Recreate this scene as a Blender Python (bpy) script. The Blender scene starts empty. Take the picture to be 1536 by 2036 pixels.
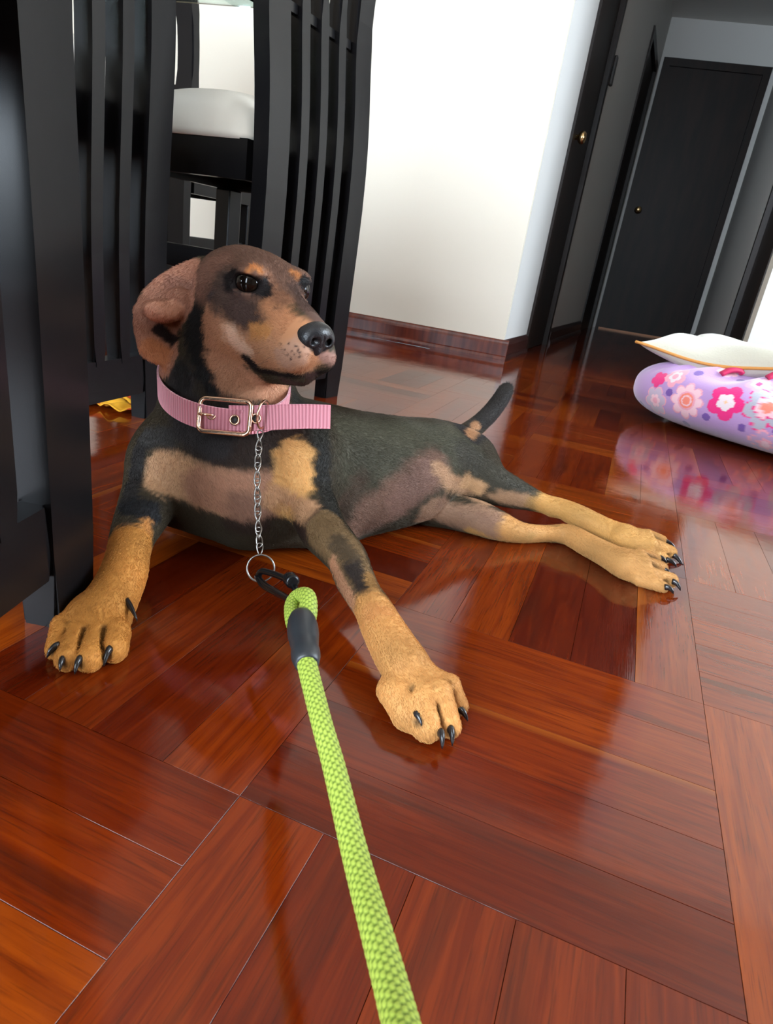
import bpy, bmesh, math, random
import numpy as np
from math import sin, cos, pi, radians
from mathutils import Vector, Matrix
random.seed(7); RNG = np.random.default_rng(7)
SC = bpy.context.scene
COL = SC.collection

# ------------------------------------------------------------------ camera
FOC, PITCH, ROLL, EYE = 1285.0, 0.377, 0.156, 0.35      # focal length in pixels of the 1536x2036 frame
cF = np.array([0, cos(PITCH), -sin(PITCH)]); _u = np.array([0, sin(PITCH), cos(PITCH)]); _x = np.array([1., 0, 0])
cX = cos(ROLL)*_x + sin(ROLL)*_u; cU = -sin(ROLL)*_x + cos(ROLL)*_u
cam = bpy.data.cameras.new('camera'); cam_o = bpy.data.objects.new('camera', cam); COL.objects.link(cam_o)
cam.sensor_fit = 'VERTICAL'; cam.sensor_height = 24; cam.lens = 24*FOC/2036; cam.clip_start = .02; cam.clip_end = 60
M = Matrix.Identity(4)
for i, v in enumerate((cX, cU, -cF)):
    for j in range(3): M[j][i] = float(v[j])
M[2][3] = EYE; cam_o.matrix_world = M
SC.camera = cam_o
cam.dof.use_dof = True; cam.dof.focus_distance = .72; cam.dof.aperture_fstop = 16.0

# ------------------------------------------------------------------ daylight and exposure
SC.view_settings.view_transform = 'Standard'; SC.view_settings.look = 'None'
SC.view_settings.exposure = 0.36; SC.view_settings.gamma = 1.0; SC.view_settings.use_curve_mapping = False
world = bpy.data.worlds.new('world'); SC.world = world; world.use_nodes = True
bg = world.node_tree.nodes['Background']; bg.inputs[0].default_value = (.76, .88, 1.0, 1); bg.inputs[1].default_value = 18.5
wd = np.array([.968, -.25, 0.]); nd = np.array([-.25, -.968, 0.]); CN = np.array([.372, 2.80, 0.])
def W(s, t, z=0.): return CN + wd*s + nd*t + np.array([0, 0, z])      # room frame: along the front wall, into the room
def portal(c, normal, w, h):
    l = bpy.data.lights.new('window_portal', 'AREA'); l.shape = 'RECTANGLE'; l.size = w; l.size_y = h
    l.cycles.is_portal = True
    o = bpy.data.objects.new('window_portal', l); COL.objects.link(o); o.location = c
    o.rotation_euler = Vector(normal).to_track_quat('-Z', 'Z').to_euler()
portal(W(2.98, 1.35, 1.45), tuple(-wd), 2.1, 1.5)
portal(W(-.975, 4.98, 1.325), tuple(-nd), 2.85, 1.85)
SC.cycles.max_bounces = 8; SC.cycles.diffuse_bounces = 5; SC.cycles.glossy_bounces = 4
SC.cycles.sample_clamp_indirect = 6; SC.cycles.caustics_reflective = False; SC.cycles.caustics_refractive = False
SC.cycles.use_denoising = True

# ------------------------------------------------------------------ helpers
def ray(px, py): return cF + cX*(px-768)/FOC - cU*(py-1018)/FOC
def at(px, py, d): return np.array([0, 0, EYE]) + ray(px, py)*d       # point of the room seen at a pixel of the photo, d metres ahead
def onz(px, py, z=0.):
    r = ray(px, py); return np.array([0, 0, EYE]) + r*((z-EYE)/r[2])
def tag(o, label=None, cat=None, group=None, kind=None):
    if label: o['label'] = label
    if cat: o['category'] = cat
    if group: o['group'] = group
    if kind: o['kind'] = kind
    return o
def link(name, me, mat=None, parent=None, smooth=False):
    o = bpy.data.objects.new(name, me); COL.objects.link(o)
    if mat is not None and not me.materials: me.materials.append(mat)
    if parent is not None: o.parent = parent
    if smooth: me.shade_smooth()
    return o
def empty(name, loc=(0, 0, 0), rz=0.):
    o = bpy.data.objects.new(name, None); COL.objects.link(o); o.empty_display_size = .05
    o.location = [float(c) for c in loc]; o.rotation_euler = (0, 0, rz); return o
def from_bm(name, bm, mat, parent=None, smooth=False):
    me = bpy.data.meshes.new(name); bmesh.ops.recalc_face_normals(bm, faces=bm.faces); bm.to_mesh(me); bm.free()
    return link(name, me, mat, parent, smooth)
def add_hexa(bm, P8):                       # 4 bottom corners, 4 top corners
    v = [bm.verts.new([float(c) for c in p]) for p in P8]
    for f in ((3, 2, 1, 0), (4, 5, 6, 7), (0, 1, 5, 4), (1, 2, 6, 5), (2, 3, 7, 6), (3, 0, 4, 7)):
        bm.faces.new([v[i] for i in f])
def add_box(bm, o, ax, ay, az, a0, a1, b0, b1, c0, c1):
    o, ax, ay, az = (np.asarray(q, float) for q in (o, ax, ay, az))
    P = lambda a, b, c: o + ax*a + ay*b + az*c
    add_hexa(bm, [P(a0, b0, c0), P(a1, b0, c0), P(a1, b1, c0), P(a0, b1, c0), P(a0, b0, c1), P(a1, b0, c1), P(a1, b1, c1), P(a0, b1, c1)])
EX, EY, EZ = np.eye(3)
def lbox(bm, x0, x1, y0, y1, z0, z1): add_box(bm, (0, 0, 0), EX, EY, EZ, x0, x1, y0, y1, z0, z1)
def bevel(bm, w, seg=2):
    bmesh.ops.bevel(bm, geom=[e for e in bm.edges], offset=w, segments=seg, affect='EDGES', profile=.5, clamp_overlap=True)
def sweep(bm, pts, rad, n=10, closed=False, ell=None):
    """tube along pts; rad number or list; ell=(a,b) scales the section axes"""
    P = [np.asarray(p, float) for p in pts]; m = len(P)
    R = rad if hasattr(rad, '__len__') else [rad]*m
    T = []
    for i in range(m):
        a = P[(i-1) % m] if (closed or i > 0) else P[i]; b = P[(i+1) % m] if (closed or i < m-1) else P[i]
        T.append((b-a)/(np.linalg.norm(b-a)+1e-12))
    ref = EZ if abs(T[0][2]) < .9 else EX
    u = np.cross(T[0], ref); u /= np.linalg.norm(u); rings = []
    for i in range(m):
        u = u - T[i]*(u@T[i]); u /= np.linalg.norm(u); w = np.cross(T[i], u)
        ea, eb = ell if ell else (1, 1)
        rings.append([bm.verts.new([float(c) for c in P[i]+R[i]*(ea*cos(2*pi*k/n)*u + eb*sin(2*pi*k/n)*w)]) for k in range(n)])
    for i in range(m if closed else m-1):
        a, b = rings[i], rings[(i+1) % m]; off = 0
        if closed and i == m-1:
            off = min(range(n), key=lambda o: sum((a[k].co-b[(k+o) % n].co).length for k in range(n)))
        for k in range(n): bm.faces.new((a[k], a[(k+1) % n], b[(k+1+off) % n], b[(k+off) % n]))
    if not closed:
        bm.faces.new(rings[0][::-1]); bm.faces.new(rings[-1])
def lathe(bm, c, axis, prof, n=24):          # prof: (distance along axis, radius)
    c = np.asarray(c, float); axis = np.asarray(axis, float); axis /= np.linalg.norm(axis)
    ref = EZ if abs(axis[2]) < .9 else EX
    u = np.cross(axis, ref); u /= np.linalg.norm(u); w = np.cross(axis, u); rings = []
    for h, r in prof: rings.append([bm.verts.new([float(q) for q in c+axis*h+max(r, 1e-5)*(cos(2*pi*k/n)*u+sin(2*pi*k/n)*w)]) for k in range(n)])
    for a, b in zip(rings[:-1], rings[1:]):
        for k in range(n): bm.faces.new((a[k], a[(k+1) % n], b[(k+1) % n], b[k]))
    bm.faces.new(rings[0][::-1]); bm.faces.new(rings[-1])

# ------------------------------------------------------------------ materials
def mat(name, col=(.5, .5, .5), rough=.5, metal=0., **kw):
    m = bpy.data.materials.new(name); m.use_nodes = True; p = m.node_tree.nodes['Principled BSDF']
    p.inputs['Base Color'].default_value = (*col, 1); p.inputs['Roughness'].default_value = rough; p.inputs['Metallic'].default_value = metal
    for k, v in kw.items(): p.inputs[k.replace('_', ' ')].default_value = v
    return m
def nodes(m): return m.node_tree.nodes, m.node_tree.links, m.node_tree.nodes['Principled BSDF']
def add_bump(m, scale, strength, dist=.001, detail=4, coord='Object', stretch=(1, 1, 1)):
    N, L, p = nodes(m)
    tc = N.new('ShaderNodeTexCoord'); mp = N.new('ShaderNodeMapping'); mp.inputs['Scale'].default_value = stretch
    no = N.new('ShaderNodeTexNoise'); no.inputs['Scale'].default_value = scale; no.inputs['Detail'].default_value = detail
    b = N.new('ShaderNodeBump'); b.inputs['Strength'].default_value = strength; b.inputs['Distance'].default_value = dist
    L.new(tc.outputs[coord], mp.inputs[0]); L.new(mp.outputs[0], no.inputs['Vector']); L.new(no.outputs['Fac'], b.inputs['Height'])
    L.new(b.outputs[0], p.inputs['Normal']); return no
def vary(m, scale, c0, c1, stretch=(1, 1, 1), detail=5, lo=.35, hi=.65):
    N, L, p = nodes(m)
    tc = N.new('ShaderNodeTexCoord'); mp = N.new('ShaderNodeMapping'); mp.inputs['Scale'].default_value = stretch
    no = N.new('ShaderNodeTexNoise'); no.inputs['Scale'].default_value = scale; no.inputs['Detail'].default_value = detail
    r = N.new('ShaderNodeValToRGB'); r.color_ramp.elements[0].color = (*c0, 1); r.color_ramp.elements[1].color = (*c1, 1)
    r.color_ramp.elements[0].position = lo; r.color_ramp.elements[1].position = hi
    L.new(tc.outputs['Object'], mp.inputs[0]); L.new(mp.outputs[0], no.inputs['Vector']); L.new(no.outputs['Fac'], r.inputs[0]); L.new(r.outputs[0], p.inputs['Base Color'])
mWall = mat('wall_paint', (.74, .68, .57), .55); add_bump(mWall, 60, .15, .002)
mDim = mat('dark_unseen_walls', (.24, .19, .14), .7)  # unseen room walls, coloured dark to cut the light they bounce
mCorr = mat('corridor_paint', (.62, .61, .58), .6); add_bump(mCorr, 60, .15, .002)
mCeil = mat('ceiling_paint', (.56, .50, .42), .7)
mDoor = mat('door_wood', (.012, .008, .006), .45, Specular_IOR_Level=.3); vary(mDoor, 5, (.008, .005, .004), (.018, .009, .006), (3, 3, .6))
mBase = mat('baseboard_wood', (.09, .014, .008), .22); vary(mBase, 5, (.06, .009, .005), (.13, .024, .012), (8, 8, 1))
mLac = mat('black_lacquer', (.006, .0055, .006), .27, Specular_IOR_Level=.24); add_bump(mLac, 30, .06, .001, 3, stretch=(4, 4, .4))
mCush = mat('cream_upholstery', (.72, .66, .56), .85); add_bump(mCush, 500, .3, .0005)
mBrass = mat('brass', (.62, .42, .20), .25, 1.)
mSteel = mat('steel', (.27, .255, .235), .28, 1.)
mBlackP = mat('black_plastic', (.02, .02, .021), .4)
mGlass = mat('table_glass', (.75, .93, .88), .02, 0., Transmission_Weight=1.0, IOR=1.5)
mFrame = mat('window_frame_white', (.75, .75, .75), .4)

def floor_material():
    m = mat('parquet', (.13, .02, .005), .07, 0., Coat_Weight=.0); N, L, p = nodes(m)
    uv = N.new('ShaderNodeUVMap'); oi = N.new('ShaderNodeObjectInfo'); geo = N.new('ShaderNodeNewGeometry')
    add = N.new('ShaderNodeMath'); add.operation = 'ADD'; fr = N.new('ShaderNodeMath'); fr.operation = 'FRACT'
    L.new(oi.outputs['Random'], add.inputs[0]); L.new(geo.outputs['Random Per Island'], add.inputs[1]); L.new(add.outputs[0], fr.inputs[0])
    rnd = fr.outputs[0]
    sc = N.new('ShaderNodeVectorMath'); sc.operation = 'SCALE'; sc.inputs[0].default_value = (37., 91., 13.); L.new(rnd, sc.inputs['Scale'])
    off = N.new('ShaderNodeVectorMath'); off.operation = 'ADD'; L.new(uv.outputs[0], off.inputs[0]); L.new(sc.outputs[0], off.inputs[1])
    def noise(scale, detail, stretch, dist=0.):
        mp = N.new('ShaderNodeMapping'); mp.inputs['Scale'].default_value = stretch; no = N.new('ShaderNodeTexNoise')
        no.inputs['Scale'].default_value = scale; no.inputs['Detail'].default_value = detail; no.inputs['Distortion'].default_value = dist
        L.new(off.outputs[0], mp.inputs[0]); L.new(mp.outputs[0], no.inputs['Vector']); return no
    def mixc(fac, a, b, t='MIX'):
        q = N.new('ShaderNodeMix'); q.data_type = 'RGBA'; q.blend_type = t
        for sck, v in ((q.inputs[0], fac), (q.inputs[6], a), (q.inputs[7], b)):
            if isinstance(v, (tuple, float)): sck.default_value = v if isinstance(v, float) else (*v, 1)
            else: L.new(v, sck)
        return q.outputs[2]
    def ramp(src, stops):
        r = N.new('ShaderNodeValToRGB'); e = r.color_ramp.elements
        while len(e) < len(stops): e.new(.5)
        for q, (pos, c) in zip(e, stops): q.position = pos; q.color = (*c, 1)
        L.new(src, r.inputs[0]); return r.outputs[0]
    base = ramp(rnd, [(0, (.050, .0036, .0006)), (.3, (.084, .0078, .0008)), (.6, (.110, .0125, .0011)), (.85, (.145, .0210, .0018)), (1., (.092, .0095, .0010))])
    g1 = noise(9, 5, (1, 14, 1), .8)                       # wide figure
    c1 = mixc(ramp(g1.outputs['Fac'], [(.35, (0, 0, 0)), (.7, (1, 1, 1))]), base, mixc(1., base, (1.6, 2.0, 1.5), 'MULTIPLY'))
    g2 = noise(26, 6, (1, 26, 1), .3)                      # fine dark pores
    c2 = mixc(ramp(g2.outputs['Fac'], [(.30, (.5, .5, .5)), (.46, (0, 0, 0))]), c1, (.03, .006, .002))
    g3 = noise(2.5, 3, (1, 9, 1), 1.2)                     # heartwood stains
    c3 = mixc(ramp(g3.outputs['Fac'], [(.56, (0, 0, 0)), (.74, (.55, .55, .55))]), c2, (.028, .005, .002))
    sp = N.new('ShaderNodeSeparateXYZ'); L.new(uv.outputs[0], sp.inputs[0])   # pale sapwood along one edge of some boards
    pick = N.new('ShaderNodeMath'); pick.operation = 'MULTIPLY'; pick.inputs[1].default_value = 7.31; L.new(rnd, pick.inputs[0])
    pf = N.new('ShaderNodeMath'); pf.operation = 'FRACT'; L.new(pick.outputs[0], pf.inputs[0])
    pg = N.new('ShaderNodeMath'); pg.operation = 'GREATER_THAN'; pg.inputs[1].default_value = .84; L.new(pf.outputs[0], pg.inputs[0])
    gx = N.new('ShaderNodeMath'); gx.operation = 'MULTIPLY_ADD'; gx.inputs[1].default_value = .008; gx.inputs[2].default_value = 0.; L.new(g1.outputs['Fac'], gx.inputs[0])
    sy = N.new('ShaderNodeMath'); sy.operation = 'ADD'; L.new(sp.outputs['Y'], sy.inputs[0]); L.new(gx.outputs[0], sy.inputs[1])
    edge = ramp(sy.outputs[0], [(0, (0, 0, 0)), (.9, (0, 0, 0)), (1., (1, 1, 1))])
    mr = N.new('ShaderNodeMapRange'); mr.inputs['From Min'].default_value = .024; mr.inputs['From Max'].default_value = .034; L.new(sy.outputs[0], mr.inputs['Value'])
    ef = N.new('ShaderNodeMath'); ef.operation = 'MULTIPLY'; L.new(mr.outputs[0], ef.inputs[0]); L.new(pg.outputs[0], ef.inputs[1])
    c4 = mixc(ef.outputs[0], c3, (.20, .045, .005))
    L.new(c4, p.inputs['Base Color'])
    # lacquer: soft ripples, scuffs
    tc = N.new('ShaderNodeTexCoord'); 
    w1 = N.new('ShaderNodeTexNoise'); w1.inputs['Scale'].default_value = 22; w1.inputs['Detail'].default_value = 2
    w2 = N.new('ShaderNodeTexNoise'); w2.inputs['Scale'].default_value = 240; w2.inputs['Detail'].default_value = 2
    L.new(geo.outputs['Position'], w1.inputs['Vector']); L.new(geo.outputs['Position'], w2.inputs['Vector'])
    b1 = N.new('ShaderNodeBump'); b1.inputs['Strength'].default_value = .22; b1.inputs['Distance'].default_value = .0012; L.new(w1.outputs['Fac'], b1.inputs['Height'])
    b2 = N.new('ShaderNodeBump'); b2.inputs['Strength'].default_value = .10; b2.inputs['Distance'].default_value = .0002; L.new(w2.outputs['Fac'], b2.inputs['Height']); L.new(b1.outputs[0], b2.inputs['Normal'])
    b3 = N.new('ShaderNodeBump'); b3.inputs['Strength'].default_value = .12; b3.inputs['Distance'].default_value = .0003; L.new(g2.outputs['Fac'], b3.inputs['Height']); L.new(b2.outputs[0], b3.inputs['Normal'])
    L.new(b3.outputs[0], p.inputs['Normal'])
    rr = N.new('ShaderNodeMapRange'); rr.inputs['To Min'].default_value = .045; rr.inputs['To Max'].default_value = .13
    L.new(w1.outputs['Fac'], rr.inputs['Value']); L.new(rr.outputs[0], p.inputs['Roughness'])
    p.inputs['IOR'].default_value = 1.47
    return m
mFloor = floor_material()

# ------------------------------------------------------------------ room shell
UP = EZ
H_C = 2.37
CD = np.array([.337, .9415, 0.]); CL = np.array([-.9415, .337, 0.])      # corridor direction, and its left
def slab(name, o, ax, ay, boxes, m, kind='structure', parent=None, bev=0.):
    bm = bmesh.new()
    for b in boxes: add_box(bm, o, ax, ay, UP, *b)
    if bev: bevel(bm, bev)
    ob = from_bm(name, bm, m, parent)
    if parent is None: tag(ob, kind=kind)
    return ob
slab('wall_front', CN, wd, -nd, [(-3.0, 0, 0, .12, 0, 2.45)], mWall)
slab('wall_front_right', CN, wd, -nd, [(.90, 3.0, 0, .12, 0, 2.45), (0, .9, 0.02, .12, 2.37, 2.45)], mWall)
slab('wall_corridor_left', CN, CD, CL, [(.02, .50, 0, .1, 0, H_C), (.50, 1.12, 0, .1, 2.07, H_C), (1.12, 2.62, 0, .1, 0, H_C), (2.62, 3.40, 0, .1, 1.95, H_C), (3.40, 3.75, 0, .1, 0, H_C)], mCorr)
ED = np.array([.984, -.176, 0.]); EN = np.array([.176, .984, 0.])
E0 = CN + CD*3.656
slab('wall_corridor_end', E0, ED, EN, [(-.1, .056, 0, .1, 0, H_C), (.056, .80, 0, .1, 2.07, H_C), (.80, 1.0, 0, .1, 0, H_C)], mCorr)
R0 = E0 + ED*.875
RD = (W(.90, 0) - R0)/np.linalg.norm(W(.90, 0) - R0); RN = np.array([-RD[1], RD[0], 0.])
RL = float(np.linalg.norm(W(.90, 0) - R0))
slab('wall_corridor_right', R0, RD, RN, [(0, RL-.86, 0, .1, 0, H_C), (RL-.86, RL-.12, 0, .1, 2.07, H_C), (RL-.12, RL, 0, .1, 0, H_C)], mCorr)
slab('ceiling', W(0, 0), wd, nd, [(-3.0, 3.0, -.12, 5.0, 2.45, 2.55)], mCeil)
bm = bmesh.new(); add_hexa(bm, [*(CN+CL*.1+q*UP for q in ()), *[p+UP*H_C for p in (W(-.05, -.1), W(.95, -.1), R0+ED*.2+EN*.1, E0-ED*.2+EN*.1)], *[p+UP*(H_C+.08) for p in (W(-.05, -.1), W(.95, -.1), R0+ED*.2+EN*.1, E0-ED*.2+EN*.1)]])
tag(from_bm('ceiling_corridor', bm, mCorr), kind='structure')
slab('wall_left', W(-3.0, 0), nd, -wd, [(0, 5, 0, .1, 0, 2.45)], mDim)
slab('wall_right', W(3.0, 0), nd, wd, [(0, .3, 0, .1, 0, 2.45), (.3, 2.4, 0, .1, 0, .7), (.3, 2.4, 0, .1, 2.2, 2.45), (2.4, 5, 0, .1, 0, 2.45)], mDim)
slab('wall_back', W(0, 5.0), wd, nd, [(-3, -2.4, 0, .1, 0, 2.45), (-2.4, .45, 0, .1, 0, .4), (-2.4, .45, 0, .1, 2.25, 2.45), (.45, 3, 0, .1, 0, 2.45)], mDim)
def window_frame(name, o, ax, ay, a0, a1, z0, z1):
    bm = bmesh.new(); w = .05; mid = (a0+a1)/2
    for b in ((a0, a1, z0, z0+w), (a0, a1, z1-w, z1), (a0, a0+w, z0+w, z1-w), (a1-w, a1, z0+w, z1-w), (mid-w/2, mid+w/2, z0+w, z1-w)):
        add_box(bm, o, ax, ay, UP, b[0], b[1], .02, .07, b[2], b[3])
    tag(from_bm(name, bm, mFrame), kind='structure')
window_frame('window_1', W(3.0, 0), nd, wd, .3, 2.4, .7, 2.2)
window_frame('window_2', W(0, 5.0), wd, nd, -2.4, .45, .4, 2.25)
# baseboards: a moulded profile, ogee on top and a quarter-round shoe
def baseboard(name, p0, p1, inward, m=None, h=.087):
    p0, p1, inward = np.array(p0), np.array(p1), np.array(inward)
    prof = [(0, 0), (.024, 0), (.024, .010), (.020, .020), (.0145, .024), (.0145, .066), (.011, .074), (.0085, .082), (.003, h), (0, h)]
    bm = bmesh.new()
    a = [bm.verts.new([float(c) for c in p0+inward*x+UP*z]) for x, z in prof]; b = [bm.verts.new([float(c) for c in p1+inward*x+UP*z]) for x, z in prof]
    for k in range(len(prof)): bm.faces.new((a[k], a[(k+1) % len(prof)], b[(k+1) % len(prof)], b[k]))
    bm.faces.new(a); bm.faces.new(b[::-1]); tag(from_bm(name, bm, m or mBase), kind='structure')
baseboard('baseboard_front', W(-3.0, 0), W(.024, 0), nd)
baseboard('baseboard_front_right', W(.88, 0), W(3.0, 0), nd)
mBaseD = mat('dark_baseboard', (.03, .008, .006), .3)
baseboard('baseboard_corridor_left', CN+CD*-.0, CN+CD*.475, -CL, mBaseD)
baseboard('baseboard_corridor_middle', CN+CD*1.15, CN+CD*2.58, -CL, mBaseD)
baseboard('baseboard_corridor_right', R0+RD*.02, R0+RD*(RL-.9), -RN, mBaseD)
def knob(parent, p, n, r=.026, m=mBrass):
    bm = bmesh.new(); lathe(bm, p, n, [(0, .028), (.004, .028), (.006, .012), (.03, .010), (.036, .018), (.045, r), (.058, r), (.066, r*.7), (.068, .004)], 20)
    return from_bm('handle', bm, m, parent, True)
def door(name, o, ax, ay, a0, a1, h=2.07, knob_at=None, m=mDoor):     # ay points into the wall
    e = empty(name, o); e['kind'] = 'structure'
    o0 = np.zeros(3)
    c = .035
    bm = bmesh.new()
    for b in ((a0-c, a0+.02, 0, h+c), (a1-.02, a1+c, 0, h+c), (a0+.02, a1-.02, h-.02, h+c)): add_box(bm, o0, ax, ay, UP, b[0], b[1], -.012, .09, b[2], b[3])
    from_bm('frame', bm, m, e)
    bm = bmesh.new(); add_box(bm, o0, ax, ay, UP, a0+.015, a1-.015, .012, .05, .001, h-.012); bevel(bm, .002)
    from_bm('panel', bm, m, e)
    if knob_at: knob(e, o0+ax*knob_at[0]+UP*knob_at[1]+ay*.012, -ay)
    return e
door('door_1', E0, ED, EN, .056, .80, knob_at=(.125, 1.0))
door('door_2', CN, CD, CL, .515, 1.105, knob_at=(.565, .945))
door('door_3', CN, CD, CL, 2.62, 3.40, 1.95)
door('door_4', R0, RD, RN, RL-.86, RL-.12)
t_ = slab('trim_1', E0, ED, -EN, [(.05, .81, 0, .03, 0, .012)], mat('orange_strip', (.62, .30, .16), .4))  # thin orange strip along the foot of the end door
f_ = bmesh.new(); add_box(f_, CN, CD, -CL, UP, 1.205, 1.245, 0, .018, 1.305, 1.435); bevel(f_, .006)
tag(from_bm('wall_handset', f_, mBlackP), 'narrow black handset mounted on the grey corridor wall beyond the first door', 'handset')

# ------------------------------------------------------------------ parquet floor, basket weave of five boards
fyaw = .31; eb_ = np.array([sin(fyaw), cos(fyaw), 0.]); ea_ = np.array([cos(fyaw), -sin(fyaw), 0.])
BU, BV, U0, V0 = .316, .303, .151, .596
base = bmesh.new(); add_box(base, W(0, 0), wd, nd, UP, -3.0, 3.0, -4.6, 5.0, -.06, -.0125)
flo = tag(from_bm('floor', base, mat('subfloor', (.02, .006, .003), .8)), kind='structure')
def board_verts(L, w, t=.012, ch=.00008, gap=.0002):
    x, y = L/2-gap, w/2-gap; V = []
    for (a, b, z) in ((x, y, -t), (x, y, -ch), (x-ch, y-ch, 0)):
        V += [(-a, -b, z), (a, -b, z), (a, b, z), (-a, b, z)]
    F = [(8, 9, 10, 11)] + [(i, (i+1) % 4, 4+(i+1) % 4, 4+i) for i in range(4)] + [(4+i, 4+(i+1) % 4, 8+(i+1) % 4, 8+i) for i in range(4)]
    return V, F
def board_mesh(name, V, F, uvoff=None):
    me = bpy.data.meshes.new(name); me.from_pydata(V, [], F); return me
boards = []
for i in range(-13, 14):
    for j in range(-10, 22):
        u, v = U0+BU*i, V0+BV*j
        for k in range(5):
            if (i+j) % 2 == 0: c = (u+BU/2, v+BV/5*(k+.5)); L, w, r = BU, BV/5, 0
            else: c = (u+BU/5*(k+.5), v+BV/2); L, w, r = BV, BU/5, 1
            p = ea_*c[0]+eb_*c[1]
            q = p-CN; s_, t_ = q@wd, q@nd
            if not (-3.0 < s_ < 3.0 and -4.4 < t_ < 5.0): continue
            if t_ < 0 and not (-.3 < s_ < 1.6): continue
            a = p-np.array([0, 0, EYE]); dz = a@cF
            vis = dz > .1 and -60 < 768+FOC*(a@cX)/dz < 1596 and -20 < 1018-FOC*(a@cU)/dz < 2120
            boards.append((vis, float(np.linalg.norm(a)), p, L, w, r))
visb = sorted([b for b in boards if b[0]], key=lambda b: b[1]); near = visb[:300]; rest = visb[300:]+[b for b in boards if not b[0]]
shared = {}
for r, (L, w) in enumerate(((BU, BV/5), (BV, BU/5))):
    V, F = board_verts(L, w); me = board_mesh('board', V, F); uv = me.uv_layers.new(name='UVMap')
    for lp in me.loops: uv.data[lp.index].uv = V[lp.vertex_index][:2]
    me.materials.append(mFloor); shared[r] = me
for (_, _, p, L, w, r) in near:
    o = bpy.data.objects.new('board', shared[r]); COL.objects.link(o); o.parent = flo
    o.location = [float(c) for c in p]; o.rotation_euler = (RNG.normal(0, .0006), RNG.normal(0, .0003), -fyaw + (pi/2 if r else 0) + (pi if random.random() < .5 else 0))
VV, FF, UU = [], [], []
for (_, _, p, L, w, r) in rest:
    V, F = board_verts(L, w); a = -fyaw+(pi/2 if r else 0); ca, sa = cos(a), sin(a); b0 = len(VV)
    VV += [(x*ca-y*sa+p[0], x*sa+y*ca+p[1], z) for x, y, z in V]; FF += [tuple(b0+i for i in f) for f in F]; UU += [v[:2] for v in V]
me = bpy.data.meshes.new('boards'); me.from_pydata(VV, [], FF); uv = me.uv_layers.new(name='UVMap')
vi = np.empty(len(me.loops), np.int32); me.loops.foreach_get('vertex_index', vi); uv.data.foreach_set('uv', np.array(UU, np.float32)[vi].ravel())
tag(link('boards', me, mFloor, flo), kind='stuff')

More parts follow.
